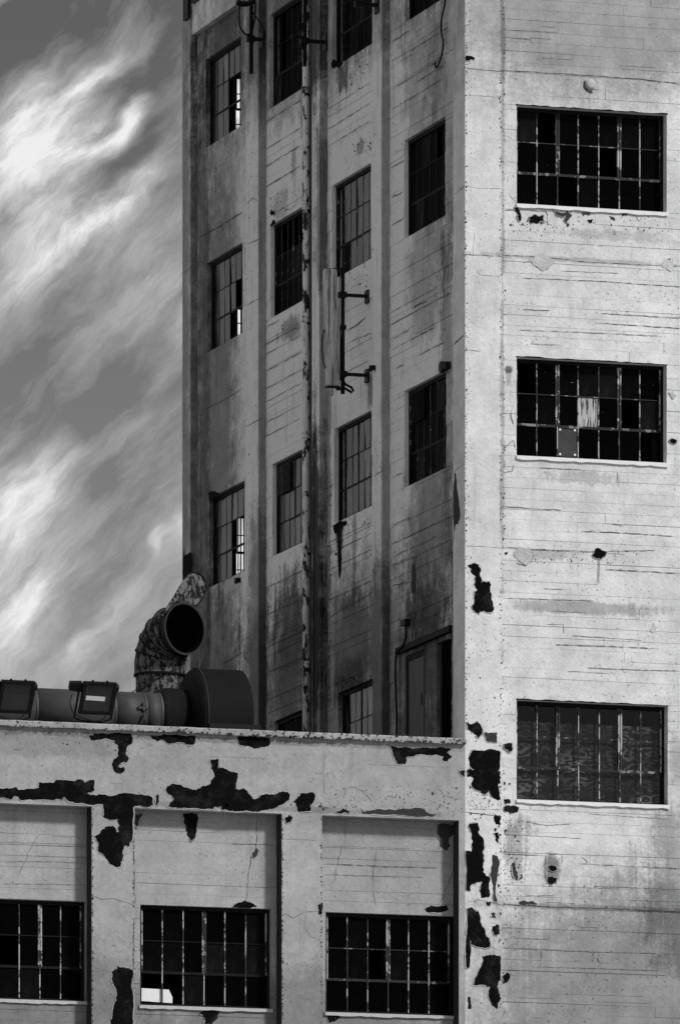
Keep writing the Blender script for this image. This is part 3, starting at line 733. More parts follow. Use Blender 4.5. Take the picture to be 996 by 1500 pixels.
# little chips strewn near the big losses
rc = random.Random(5)
def chips(parent, n, boxpx, Y, m_, off=None, smax=3.2):
    for _ in range(n):
        px = rc.uniform(boxpx[0], boxpx[1]); py = rc.uniform(boxpx[2], boxpx[3]); s_ = .6+abs(rc.gauss(0, 1))*smax*.4
        pts = [(px+s_*rc.uniform(.5, 1)*math.cos(a), py+s_*rc.uniform(.5, 1.2)*math.sin(a)) for a in [k*2*math.pi/6 for k in range(6)]]
        patch(parent, lambda p: p, pts, Y, m_, amp=.008, name='paint_chip', off=off)
chips(tower, 22, (722, 733, 1010, 1350), 0, M_TAR2); chips(tower, 16, (685, 733, 1060, 1480), 0, M_TAR)
chips(tower, 12, (740, 860, 318, 338), QD-.002, M_TAR2, .0055); chips(tower, 8, (738, 765, 1120, 1360), QD-.002, M_TAR2, .0055)
chips(low, 18, (300, 660, 1178, 1188), 0, M_TAR2); chips(low, 10, (620, 675, 1150, 1185), 0, M_TAR2); chips(low, 8, (10, 300, 1085, 1100), 0, M_TAR2)

def crack(parent, pts, Y, wpx=1.0, m_=None, side_=False, X=PD, off=.003, jagn=3):
    wpx *= (.8 if m_ is M_CRACK2 else 1.0) if m_ else (.9 if side_ else .62)
    """pts in photo px; a jagged ribbon of varying width"""
    rnd = random.Random(int(pts[0][0]*7+pts[0][1]))
    q = [pts[0]]
    for a, b_ in zip(pts[:-1], pts[1:]):
        L = math.hypot(b_[0]-a[0], b_[1]-a[1]); n_ = max(2, int(L/5))
        for i in range(1, n_+1):
            t_ = i/n_; straight = abs(b_[0]-a[0]) > 25; jj = .22 if straight else .5; jx = rnd.gauss(0, jj) if i < n_ else 0; jy = rnd.gauss(0, jj) if i < n_ else 0
            q.append((a[0]+(b_[0]-a[0])*t_+jx, a[1]+(b_[1]-a[1])*t_+jy))
    left, right = [], []
    for i, p in enumerate(q):
        d_ = (q[min(i+1, len(q)-1)][0]-q[max(i-1, 0)][0], q[min(i+1, len(q)-1)][1]-q[max(i-1, 0)][1]); L = math.hypot(*d_) or 1
        ww = wpx*rnd.choice([.12, .3, .6, .8, 1])*.5*(.2 if i in (0, len(q)-1) else 1)
        left.append((p[0]-d_[1]/L*ww, p[1]+d_[0]/L*ww)); right.append((p[0]+d_[1]/L*ww, p[1]-d_[0]/L*ww))
    mb = MB()
    cv = (lambda p: side(p[0], p[1], X)) if side_ else (lambda p: front(p[0], p[1], Y))
    fn = SM(X) if side_ else FM(Y)
    for i in range(len(q)-1):
        mb.prism([cv(left[i]), cv(left[i+1]), cv(right[i+1]), cv(right[i])], fn, -off, .0)
    return mb.build('crack', m_ or M_CRACK, parent)
# low building
for pts, wp in [([(375.5,1195),(376.5,1232),(375.5,1242)],1.4), ([(368,1260),(364,1280),(363,1300),(361,1321)],1.6), ([(60,1220),(45,1245),(33,1270),(27,1285)],1.0), ([(0,1234),(60,1235),(128,1237)],1.0),
   ([(0,1262),(70,1262),(126,1264)],.7),([(0,1294),(128,1296)],.7),([(400,1237),(372,1236),(340,1236)],.7),([(478,1239),(600,1243)],.8),([(478,1265),(560,1269),(640,1271)],1.2),([(478,1281),(620,1285)],1.0),
   ([(506,1210),(506,1240)],.9),([(552,1243),(546,1290),(550,1325)],.8),([(500,1240),(492,1280),(485,1300)],.7),([(664,1272),(655,1300),(644,1322)],1.2),([(80,1225),(115,1226),(120,1234)],.8)]:
    crack(low, pts, RD, wp*1.1, M_CRACK2 if wp < 1.15 else None, off=.0045)
for pts, wp in [([(136,1312),(150,1318),(165,1316),(195,1325)],1.3), ([(137,1422),(195,1423)],.9), ([(416,1229),(470,1231)],.8), ([(416,1338),(430,1345),(445,1336),(470,1335)],1.2), ([(448,1340),(446,1358),(456,1372),(468,1378)],1.1), ([(470,1410),(460,1425),(466,1445)],1.0),
   ([(478,1100),(473,1130),(475,1160)],1.0), ([(480,1136),(486,1130),(490,1140)],1.0), ([(503,1170),(508,1155),(515,1152),(530,1158),(545,1175)],1.4), ([(562,1172),(568,1166),(580,1168)],1.3), ([(538,1120),(600,1122),(660,1124)],.7), ([(640,1150),(650,1165),(676,1172)],1.0),
   ([(20,1097),(30,1099),(34,1095)],1.2), ([(160,1147),(180,1148)],1.0), ([(80,1063),(250,1075)],.6), ([(300,1108),(390,1111)],.6), ([(195,1230),(197,1260),(198,1325)],2.2), ([(197,1345),(196,1415)],1.6)]:
    crack(low, pts, 0, wp*1.1, M_CRACK2 if wp < 1.15 else None)
# corner pier and front wall
for pts, wp in [([(682,100),(700,102),(735,105)],1.3), ([(682,139),(710,141),(734,143)],1.0), ([(682,272),(700,276),(734,276)],1.0), ([(682,373),(710,374),(735,376)],1.5), ([(698,398),(705,403),(733,405)],.9), ([(682,514),(705,514)],1.8), ([(682,799),(735,803)],1.1), ([(683,1322),(700,1318),(735,1326)],1.3),
   ([(695,340),(692,380)],.6), ([(730,700),(733,730),(732,770)],1.0), ([(722,930),(728,938)],1.2), ([(673,1189),(700,1192),(736,1196)],2.2), ([(690,1185),(733,1186)],1.0), ([(686,1444),(700,1446)],1.0), ([(713,1385),(731,1392)],1.0)]:
    crack(tower, pts, 0, wp)
wallc = [([(736,103),(790,106),(870,111),(940,116),(996,123)],1.6), ([(736,54),(775,57),(782,66)],1.2), ([(880,80),(943,85)],.8), ([(905,96),(960,99)],1.1), ([(736,374),(800,377),(860,384),(940,388),(996,390)],2.0), ([(822,397),(905,400)],.9), ([(765,407),(880,412),(996,420)],1.2), ([(900,446),(975,450)],.8),
   ([(880,459),(996,466)],1.2), ([(872,473),(996,481)],1.6), ([(765,453),(805,455)],1.1), ([(760,483),(860,487),(970,492)],.8), ([(736,742),(800,746),(822,747)],1.3), ([(850,778),(920,781),(996,786)],1.8), ([(736,801),(770,804),(870,808),(960,806)],1.2), ([(886,834),(996,840)],1.6), ([(742,831),(800,832)],.9), ([(795,862),(830,864)],1.1),
   ([(738,876),(870,880)],1.0), ([(795,914),(825,915),(825,928)],1.4), ([(828,915),(940,922)],.9), ([(837,931),(884,934),(884,944)],1.3), ([(813,944),(880,946),(965,950)],1.4), ([(884,934),(940,938)],.8), ([(736,958),(900,966)],.7), ([(860,978),(900,980),(996,983)],1.0),
   ([(770,1204),(800,1209),(835,1207)],1.2), ([(860,1192),(980,1200)],1.2), ([(738,1222),(850,1228)],.8), ([(740,1251),(800,1253)],.9), ([(850,1265),(996,1272)],.8), ([(770,1312),(810,1312)],1.2), ([(870,1298),(996,1303)],.9), ([(736,1325),(800,1328),(900,1331),(996,1335)],1.6), ([(736,1388),(870,1394),(960,1396)],1.0), ([(780,1416),(900,1420),(965,1422)],1.6), ([(738,1445),(900,1450)],.9), ([(795,1387),(790,1420)],.6),
   ([(760,1461),(812,1463)],1.2), ([(870,1467),(950,1470)],1.0), ([(778,1491),(797,1491)],1.2), ([(753,588),(748,606),(753,624)],1.4), ([(740,655),(751,645),(754,656)],1.3), ([(738,692),(750,690),(752,680)],1.1), ([(745,285),(753,293),(756,299)],1.1), ([(965,580),(985,582)],.9),
   ([(790,685),(850,688)],1.0), ([(760,700),(950,708)],.6), ([(965,730),(965,760)],.9), ([(896,767),(903,768),(912,770)],1.1), ([(755,824),(770,829),(779,822),(780,812)],1.6), ([(951,925),(957,912)],1.8), ([(778,385),(785,391),(795,397),(805,390)],1.6), ([(766,385),(775,382),(790,386)],1.5), ([(968,390),(975,380),(985,378),(982,398)],1.5),
   ([(776,308),(800,310),(802,325),(790,330)],1.2), ([(738,308),(756,306),(762,318),(758,325)],1.4), ([(924,312),(932,318),(935,325),(940,318)],1.3), ([(800,1253),(798,1270),(800,1290)],1.2), ([(797,1250),(822,1251),(824,1262)],1.2), ([(850,1255),(860,1262),(856,1268)],1.0), ([(840,1310),(855,1320)],.8), ([(835,560),(840,560)],.5)]
rw = random.Random(8)
for pts, wp in wallc:
    if wp < .95 and rw.random() < .35: continue
    crack(tower, pts, QD, wp if wp > 1.4 else wp*1.3, M_CRACK2 if wp < 1.45 else None, off=.0045)
rr = random.Random(3)
for _ in range(12):
    x = rr.uniform(742, 960); y = rr.choice([rr.uniform(20, 140), rr.uniform(320, 510), rr.uniform(690, 1010), rr.uniform(1195, 1495)]); L = rr.uniform(10, 70)
    crack(tower, [(x, y), (min(996, x+L), y+L*.05)], QD, rr.uniform(.5, .9), M_CRACK2, off=.0045)
# side wall cracks: long form lines and slanting cracks
def srow(x0, y0, x1): return (x0, y0), (x1, y0-(HZ-y0)/(x0+3800)*(x1-x0))
for (x0, y0, x1, wp) in [(574,290,590,1.4),(574,330,590,1.0),(574,245,592,1.3),(574,228,590,1.4),(572,458,640,1.0),(572,476,660,1.0),(573,513,640,1.6),(574,497,600,1.0),(612,521,650,1.2),(580,540,592,1.0),(574,770,600,1.2),(574,797,662,1.4),(576,815,640,1.2),(574,828,600,1.3),(575,830,662,.9),(610,912,640,1.4),
   (574,700,590,1.3),(480,560,540,1.0),(482,795,545,1.1),(483,810,545,.9),(480,835,545,1.0),(480,880,545,1.2),(480,950,545,.8),(388,480,410,1.0),(388,505,440,1.2),(388,520,442,.8),(388,545,442,1.1),(388,570,442,.9),(388,590,442,1.0),(388,620,440,.9),(388,640,440,1.0),(392,860,445,1.5),(392,900,446,1.0),(392,940,446,1.2),(392,985,446,1.5),(392,1025,446,1.2),(392,1045,446,1.0),
   (388,220,440,1.1),(388,245,440,1.0),(388,180,442,1.1),(388,275,440,1.3),(480,160,542,.9),(480,190,542,1.2),(480,215,542,.8),(575,130,650,1.0),(575,160,650,.8),(600,75,655,1.2),(576,60,600,1.4),(610,120,650,1.6),(574,90,600,1.0)]:
    a, b_ = srow(x0, y0, x1); crack(tower, [a, b_], 0, wp, side_=True, X=PD, off=.0045)
for pts, wp in [([(292,348),(320,333),(355,311)],2.2),([(326,328),(327,340)],2.0),([(300,600),(330,585),(357,568)],1.3),([(506,485),(520,478),(535,465)],1.8),([(508,504),(525,495),(545,488)],1.2),([(605,452),(615,445),(627,440)],1.6),([(482,905),(510,888),(547,868)],1.8),([(575,858),(600,852)],2.0),([(608,830),(605,845),(607,870)],1.6),([(669,690),(668,720),(665,770)],1.6),([(304,590),(303,615)],2.5),([(320,975),(345,962),(357,955)],1.4)]:
    crack(tower, pts, 0, wp, side_=True, X=PD, off=.0045)
for pts, wp in [([(362,300),(370,290),(378,295)],1.5),([(360,358),(382,350)],1.4),([(360,448),(383,436)],1.6),([(360,625),(384,612)],1.2),([(268,400),(280,394)],1.0),([(268,640),(280,633)],1.0),([(548,698),(560,690),(556,680)],1.5),([(665,285),(680,272)],1.2),([(665,505),(680,490)],2.2),([(665,690),(680,680)],1.0),([(548,870),(560,862)],1.4),([(373,990),(382,975)],1.2)]:
    crack(tower, pts, 0, wp, side_=True, X=0.0, off=.003)
def spatch(pts, conv, X, m_=None, name='peeled_patch', off=.0055):
    poly = [side(*conv(p), X) for p in pts]
    mb = MB(); mb.prism(jag(poly, .03, 3), SM(X), -off, .003); return mb.build(name, m_ or M_TAR, tower)
Z7 = lambda p: (440+p[0]/3.83, 680+p[1]/3.83); Z6 = lambda p: (260+p[0]/3.83, 600+p[1]/3.83); Z2 = lambda p: (480+p[0]/3.83, p[1]/3.83); Z3 = lambda p: (260+p[0]/3.83, 260+p[1]/3.83)
spatch([(185,340),(240,322),(262,328),(240,350),(235,385),(228,440),(232,520),(228,600),(222,645),(214,600),(210,500),(212,420),(200,385),(188,370)], Z7, PD)
spatch([(196,498),(205,498),(205,512),(196,512)], Z7, PD)
spatch([(20,350),(40,335),(80,345),(85,360),(60,382),(30,385)], Z2, PD)
spatch([(32,860),(40,820),(60,810),(82,808),(85,860),(78,950),(35,950),(30,900)], Z6, 0.0, off=.004)
spatch([(175,470),(200,455),(235,462),(232,480),(205,495),(182,510)], Z6, PD)
spatch([(520,200),(530,180),(548,182),(545,210),(525,212)], Z3, PD); spatch([(520,265),(535,240),(548,245),(545,262)], Z3, PD)
spatch([(866,40),(872,60),(888,200),(895,300),(885,330),(870,340),(860,440),(857,300),(860,120)], Z7, 0.0, M_TAR2, off=.004)
spatch([(628,570),(640,565),(646,620),(640,700),(625,725),(620,680),(624,620)], Z7, PD, M_TAR2)
for q_ in ((372,105,8,22),(780,268,6,10),(400,110,10,16)): pass
rs_ = random.Random(12)
def side_specks(n, x0, x1, y0, y1, X, slope=True, big=1.0):
    mb = MB()
    for _ in range(n):
        px = rs_.uniform(x0, x1); py = rs_.uniform(y0, y1); r_ = (.25+abs(rs_.gauss(0, .45)))*big
        poly = [side(px+r_*.5*math.cos(a), py+r_*rs_.uniform(.5, 1.6)*math.sin(a), X) for a in [k*math.pi/3 for k in range(6)]]
        mb.prism(poly, SM(X), -.0045 if X > .05 else -.004, .0)
    o_ = mb.build('flaked_speck', M_TAR, tower); o_['kind'] = 'stuff'
side_specks(40, 396, 442, 280, 320, PD); side_specks(14, 400, 440, 470, 500, PD); side_specks(40, 492, 540, 385, 420, PD); side_specks(36, 488, 540, 90, 130, PD); side_specks(60, 498, 545, 990, 1010, PD, big=1.6)
side_specks(50, 495, 540, 748, 775, PD); side_specks(90, 480, 486, 700, 1000, PD); side_specks(16, 515, 545, 205, 222, PD, big=1.2); side_specks(60, 575, 660, 20, 500, PD, big=.7); side_specks(60, 300, 360, 100, 1000, PD, big=.7)
side_specks(70, 457, 470, 120, 1000, 0.0); side_specks(50, 546, 560, 0, 1050, 0.0, big=.7); side_specks(60, 360, 378, 100, 1050, 0.0, big=.8)
def front_specks(parent, n, x0, x1, y0, y1, Y, m_, off, big=1.0, gauss=False):
    mb = MB()
    for _ in range(n):
        px = rs_.gauss((x0+x1)/2, (x1-x0)/4) if gauss else rs_.uniform(x0, x1); py = rs_.uniform(y0, y1); r_ = (.35+abs(rs_.gauss(0, .5)))*big
        poly = [front(px+r_*rs_.uniform(.5, 1.2)*math.cos(a), py+r_*rs_.uniform(.5, 1.5)*math.sin(a), Y) for a in [k*math.pi/3 for k in range(6)]]
        mb.prism(poly, FM(Y), -off, .0)
    o_ = mb.build('flaked_speck', m_, parent); o_['kind'] = 'stuff'
front_specks(tower, 180, 681.3, 683.5, 0, 1080, 0, M_TAR, .004, 1.0); front_specks(tower, 110, 683, 690, 0, 1080, 0, M_TAR2, .004, .7); front_specks(low, 160, 413, 415, 1195, 1500, 0, M_TAR2, .004, .9); front_specks(low, 160, 135.2, 137, 1185, 1500, 0, M_TAR2, .004, .9); front_specks(low, 120, 470, 472, 1195, 1500, 0, M_TAR2, .004, .9); front_specks(low, 120, 195, 197, 1195, 1500, 0, M_TAR2, .004, .9); front_specks(tower, 260, 731, 734.5, 0, 1500, 0, M_TAR2, .004, .9); front_specks(tower, 160, 736.5, 740, 0, 1500, QD, M_TAR2, .0045, .8)
front_specks(tower, 60, 690, 720, 80, 500, 0, M_TAR2, .004, .6); front_specks(tower, 60, 690, 720, 880, 1060, 0, M_TAR2, .004, .7); front_specks(tower, 90, 745, 980, 318, 345, QD, M_TAR2, .0045, .9)
front_specks(tower, 90, 770, 940, 805, 825, QD, M_TAR2, .0045, .8); front_specks(tower, 90, 740, 990, 20, 1490, QD, M_TAR2, .0045, .6); front_specks(tower, 120, 683, 733, 1150, 1200, 0, M_TAR, .004, .8); front_specks(tower, 120, 738, 765, 1200, 1370, QD, M_TAR2, .0045, .9)
front_specks(low, 140, 470, 676, 1150, 1190, 0, M_TAR2, .004, .8); front_specks(low, 90, 0, 676, 1075, 1090, 0, M_TAR2, .004, .7); front_specks(low, 120, 0, 676, 1090, 1180, 0, M_TAR2, .004, .5)
front_specks(low, 80, 414, 471, 1200, 1500, 0, M_TAR2, .004, .5); front_specks(low, 80, 136, 196, 1200, 1500, 0, M_TAR2, .004, .5); front_specks(low, 60, 480, 664, 1210, 1335, RD, M_TAR2, .0045, .45)
M_BLIS = plaster('loose_paint', .58, 70, 1.0, .2, (), .0, .4, bump=1.0)
for pts in [[(751,812),(760,800),(775,802),(780,815),(770,828),(760,822)], [(952,925),(957,912),(961,920),(957,926)], [(778,384),(790,370),(800,373),(812,384),(805,390),(795,397),(785,390)], [(968,390),(975,380),(985,378),(982,398)], [(978,575),(985,572),(990,580),(984,585)], [(858,118),(868,115),(872,124),(866,132),(857,130)]]:
    poly = [front(*p, QD) for p in pts]; mb = MB(); mb.prism(jag(poly, .03, 3), FM(QD), -.009, 0); mb.build('loose_paint_flake', M_BLIS, tower)
# round plug and rusty bolt heads on the front wall
def disc(name, px, py, Y, r, w0, m_, parent):
    x, z = front(px, py, Y); mb = MB(); n_ = 14
    mb.rings([[(x+rr_*math.cos(2*math.pi*k/n_), Y+yy, z+rr_*math.sin(2*math.pi*k/n_)) for k in range(n_)] for rr_, yy in ((r*1.25, .0), (r*1.15, -w0*.5), (r*.8, -w0), (r*.3, -w0*1.15))]); return mb.build(name, m_, parent)
disc('wall_plug', 864, 124, QD, .075, .06, M_CAP, tower)
crack(tower, [(856,118),(855,127),(861,134),(868,135)], QD, 3.0, M_TAR2, off=.012)  # not a crack: dark ribbon painting the plug's shade on the wall

# ------------------------------------------------------------------ low building
XL = fx(-420)
P1 = (fx(135, 0, 1250), fx(197, 0, 1250)); P2 = (fx(413, 0, 1250), fx(472, 0, 1250)); P3 = (fx(672, 0, 1250), -.002)
P0 = (P1[0]-(P2[0]-P1[0]), P1[1]-(P2[0]-P1[0])); Pm = (P0[0]-(P2[0]-P1[0]), P0[1]-(P2[0]-P1[0]))
Z_BB = (front(0, 1178.5)[1]+front(673, 1199.5)[1])/2
z_ct = (front(0, 1054, -.07)[1]+front(682, 1081.2, -.07)[1])/2; z_cb = z_ct-.095
print('beam bottom', front(0, 1178.5)[1], front(673, 1199.5)[1], 'coping', front(0, 1054, -.07)[1], front(682, 1081.2, -.07)[1])
for (a, b_) in (Pm, P0, P1, P2, P3):
    mb = MB(); mb.box(a, b_, 0, .6, 0, Z_BB-.001); mb.build('pilaster', M_LOW, low)
for (a, b_) in (P0, P1, P2, P3):  # added strips that paint the jambs' shade
    mb = MB(); mb.box(a-.006, a, .02, RD-.004, 12, Z_BB-.003); mb.build('jamb_shade_strip', M_JAMB, low)
mb = MB(); mb.box(XL, -.002, 0, .35, Z_BB, z_cb); mb.build('frieze_beam', M_LOW, low)
# coping: rough lip
rk = random.Random(9); n_ = 150
cp = MB(); rings = []
for i in range(n_+1):
    x = XL+(0.0-XL+fx(683,-.07,1080)*0)*i/n_; e1 = rk.uniform(-.012, .008); e2 = rk.uniform(-.006, .006)
    if i == n_: x = -.003
    rings.append([(x, -.07+e2, z_cb+e1), (x, -.075+e2, z_ct-.02+e2), (x, -.05, z_ct+e2*.5), (x, .40, z_ct+.01), (x, .40, z_cb), (x, .30, z_cb)])
cp.rings(rings); cp.build('coping', M_COP, low)
mb = MB()
for _ in range(420):
    px = rk.uniform(0, 681); low_ = rk.random() < .6; py = 1054.5+27*px/682+(rk.uniform(6.5, 9) if low_ else rk.uniform(-.5, 8)); r_ = (.3+abs(rk.gauss(0, .7)))*(1.3 if px > 230 else .7)
    poly = [front(px+r_*rk.uniform(.6, 1.5)*math.cos(a), py+r_*rk.uniform(.4, 1.1)*math.sin(a), -.08) for a in [k*math.pi/3 for k in range(6)]]
    mb.prism(poly, FM(-.08), -.004, .012)
cs_ = mb.build('coping_speck', M_TAR2, low); cs_['kind'] = 'stuff'  # dark specks, denser along the lower lip
# shade line under the coping is painted into the low wall colour
rs = (Pm, P0, P1, P2, P3); lrnd = random.Random(21)
cour2 = []
lw = {1: low_w[0], 2: low_w[1], 3: low_w[2]}
for k in range(4):
    a, b_ = rs[k][1], rs[k+1][0]
    hs = []
    if k in lw:
        h = lw[k]; hs = [h]
    elif k == 0:
        s_ = rs[1][0]-rs[2][0]; h = low_w[0]; hs = [(h[0]+s_, h[1]+s_, h[2], h[3])]
    mb = MB(); panel(mb, FM(RD+PZ), a, b_, 0, Z_BB-.001, .3, hs); mb.build('recessed_wall', M_LOW, low)
    courses = []
    lay_bay(FM(RD), a+.002, b_-.002, hs[0][2]-1.0, Z_BB-.002, hs, 1.6, 3.5, 90+k)
    for c_ in courses:
        mb = MB(); course_mesh(mb, c_); mb.build('concrete_course', M_LOW, low)
    spec = {}
    o_, (x0, x1, z0, z1, pw, ph) = window(low, FM(RD), hs[0], 6, 3, (3,) if k > 1 else (1, 4), .10, M_GLASSF, M_PEEL, M_FRAME if k != 3 else M_PEELH, missing=[(0, 2), (1, 2)] if k == 2 else [(2, 1)], label='window with a pale board behind its lowest panes' if k == 2 else None)
    if k == 2:
        bd = MB(); bx0, bz = front(208, 1468, RD+.14); bx1, _ = front(253, 1448, RD+.14); zt = front(230, 1449, RD+.14)[1]
        bd.prism([(x0+.01, bz+.02), (bx1, bz+.0), (bx1, zt-.12), (bx1-.06, zt), (x0+.01, zt+.01)], FM(RD+.10), .045, .06); bd.build('pale_board', M_SILL, o_)
    sl = MB(); u0, u1 = hs[0][0]-.02, min(hs[0][1]+.02, b_-.003); n2 = 22
    top = [(u0+(u1-u0)*i/n2, hs[0][2]+.006) for i in range(n2+1)]; bot = [(u0+(u1-u0)*i/n2, hs[0][2]-.05+lrnd.uniform(-.008, .01)) for i in range(n2+1)]
    sl.prism(bot+top[::-1], FM(RD), -.03, .03); sl.build('window_sill', M_CAP, low)
mb = MB(); mb.box(XL, -.01, .36, 18, Z_ROOF-.25, Z_ROOF); mb.build('flat_roof', M_ROOF, low)
mb = MB(); mb.box(XL, -.4, 3.5, 3.6, 0, Z_ROOF-.26); mb.box(XL-.3, XL-.002, .0, 18, 0, z_cb); mb.box(XL, -.01, 18, 18.3, 0, z_cb); mb.build('wall_and_added_partition', M_ROOM, low)  # first box is an unseen partition added to keep the rooms dark

# ------------------------------------------------------------------ roof duct
DY = 2.6; DR = .36
z_d = front(150, 1012, DY)[1]-DR
x_de = fx(236, DY-.2, 1030)
duct = thing('roof_duct', 'long round galvanised duct lying along the roof behind the parapet', 'duct', ((XL+x_de)/2, DY, z_d))
def at(parent, pts): return [tuple(Vector(p)-Vector(parent.location)) for p in pts]
def cylx(x0, x1, r, y, z, n=40, cap=True):
    mb = MB(); mb.rings([[(x, y+r*math.cos(2*math.pi*k/n), z+r*math.sin(2*math.pi*k/n)) for k in range(n)] for x in (x0, x1)], cap); return mb
def rel(mb, parent):
    L = Vector(parent.location); mb.v = [tuple(Vector(v)-L) for v in mb.v]; return mb
seams = [XL+.2, fx(-120, DY-.3, 1030), fx(55, DY-.3, 1030), fx(170, DY-.3, 1030), fx(215, DY-.3, 1030), x_de]
for i, (a, b_) in enumerate(zip(seams[:-1], seams[1:])):
    rel(cylx(a, b_-.004, DR-.002*(i % 2), DY, z_d), duct).build('duct_section', M_DUCT, duct, smooth=True)
    rel(cylx(b_-.02, b_+.012, DR+.008, DY, z_d), duct).build('seam_band', M_SEAM, duct)
lt = MB(); x, z = front(211, 1037, DY-DR)
lt.tube([(x, DY-DR-.04, z-.09), (x+.01, DY-DR-.05, z-.2), (x-.02, DY-DR+.02, z-.3)], .02, 6)
lt.box(x-.10, x+.07, DY-DR-.03, DY-DR+.03, z-.02, z+.02); lt.box(x-.02, x+.02, DY-DR-.035, DY-DR+.02, z-.05, z+.09)
rel(lt, duct).build('latch', M_DUCT, duct)
for xx in (fx(20, DY, 1030), fx(190, DY, 1030)):
    sb = MB(); sb.box(xx-.06, xx+.06, DY-.3, DY+.3, Z_ROOF, z_d-DR*.8); rel(sb, duct).build('duct_saddle', M_STEEL, duct)

# blower drum
BR = .90; BY = 2.9
zb = front(320, 981, BY)[1]-BR
xb0, xb1 = fx(283, BY, 985), fx(348, BY, 985)
drum = thing('blower_drum', 'dark grey blower drum lying on the roof between duct and tower', 'fan housing', ((xb0+xb1)/2, BY, Z_ROOF))
mb = cylx(xb0, xb1, BR, BY, zb, 64, False); rel(mb, drum).build('drum_shell', M_DUCTD, drum, smooth=True)
n_ = 64
def ringx(x, r, y=BY, z=zb): return [(x, y+r*math.cos(2*math.pi*k/n_), z+r*math.sin(2*math.pi*k/n_)) for k in range(n_)]
mb = MB(); mb.rings([ringx(xb0+.001, BR-.006), ringx(xb0-.05, BR-.03), ringx(xb0-.11, BR-.12), ringx(xb0-.16, .60), ringx(xb0-.18, .12)]); rel(mb, drum).build('end_plate', M_DUCTD, drum, smooth=True)
mb = MB(); mb.rings([ringx(xb1-.001, BR-.004), ringx(xb1+.02, BR-.03), ringx(xb1+.03, .1)]); rel(mb, drum).build('end_plate', M_DUCTD, drum)
mb = MB(); mb.rings([ringx(xb0-.002, BR+.001), ringx(xb0-.002, BR+.006), ringx(xb0+.016, BR+.006), ringx(xb0+.016, BR+.001)], False); rel(mb, drum).build('rim', M_RIM, drum)
# connector between duct and drum, slightly larger, bulging
mb = MB(); cx0 = x_de+.015; prof = [(0, .37), (.06, .44), (.16, .48), (.26, .50), (max(.3, xb0-.16-cx0), .50)]
mb.rings([ringx(cx0+a, r, DY+(BY-DY)*min(1, a/.3), z_d+(zb+.05-z_d)*min(1, a/.35)) for a, r in prof]); rel(mb, drum).build('inlet_cone', M_DUCTD, drum, smooth=True)
mb = MB(); mb.box(xb0, xb1+.12, BY-.95, BY-.7, Z_ROOF, front(330, 1060, BY-.95)[1]); mb.box(xb0, xb1, BY+.5, BY+.7, Z_ROOF, zb-.4); mb.box(xb0, xb1, BY-.69, BY-.5, Z_ROOF, zb-.4); rel(mb, drum).build('cradle', M_STEEL, drum)

# vent stack with gored elbow
SYY = 4.2
sx = fx(234.5, SYY, 985); sz = front(234.5, 974, SYY)[1]
ER = .425; BRD = .53; ang = math.radians(40)
nx = -math.cos(ang)*Fx+math.sin(ang)*Rx; ny = -math.cos(ang)*Fy+math.sin(ang)*Ry
stack = thing('vent_stack', 'rusty flaking vent stack with segmented elbow and round black mouth', 'vent', (sx, SYY, Z_ROOF))
n_ = 40
hv = Vector((nx, ny, 0)); latv = Vector((-ny, nx, 0))
def ering(phi, r, extra=0.0):
    c_ = Vector((sx, SYY, sz))+hv*(BRD*(1-math.cos(phi)))+Vector((0,0,1))*(BRD*math.sin(phi))
    tan = hv*math.sin(phi)+Vector((0,0,1))*math.cos(phi); c_ = c_+tan*extra
    out = (hv*math.cos(phi)-Vector((0,0,1))*math.sin(phi))
    return [c_+out*r*math.cos(2*math.pi*k/n_)+latv*r*math.sin(2*math.pi*k/n_) for k in range(n_)]
mb = MB(); mb.rings([[(sx+.40*math.cos(2*math.pi*k/n_), SYY+.40*math.sin(2*math.pi*k/n_), z) for k in range(n_)] for z in (Z_ROOF, sz-.02)], False); rel(mb, stack).build('stack_pipe', M_RUST, stack, smooth=True)
mb = MB(); mb.rings([ering(0, ER, e) for e in (-.17, -.168, .05)]+[], False)
rel(mb, stack).build('elbow_collar', M_RUST, stack, smooth=True)
mb = MB(); mb.rings([ering(0, ER+.012, -.19), ering(0, ER+.012, -.16)], False); rel(mb, stack).build('collar_lip', M_DUCTD, stack)
NG = 5
for g_ in range(NG):
    p0 = math.pi/2*g_/NG+.004; p1 = math.pi/2*(g_+1)/NG
    mb = MB(); ex = .13*(1-g_/NG)
    rr0 = [ering(p0, ER+.004, .13*0), ering(p1, ER-.008)]
    if g_ == 0: rr0 = [ering(0, ER, .04), ering(p1, ER-.008)]
    mb.rings(rr0, False); rel(mb, stack).build('elbow_gore', M_RUST, stack)
    mb = MB(); mb.rings([ering(p1-.03, ER+.012), ering(p1+.012, ER+.014), ering(p1+.02, ER)], False); rel(mb, stack).build('gore_seam', M_DUCTD, stack)
mb = MB(); mb.rings([ering(math.pi/2, ER-.008, .0), ering(math.pi/2, ER, .12), ering(math.pi/2, ER+.012, .13), ering(math.pi/2, ER-.022, .13)], False)
rel(mb, stack).build('outlet_collar', [M_RIM], stack, smooth=False)
mb = MB(); mb.rings([ering(math.pi/2, ER-.022, .128), ering(math.pi/2, ER-.034, .0), ering(math.pi/2*.6, ER-.034), ering(0.3, ER-.034)], False); 
bmq = mb; bmq.f.append(tuple(range(3*n_, 4*n_))); bmq.mi.append(0); rel(bmq, stack).build('duct_lining', M_DARK, stack)
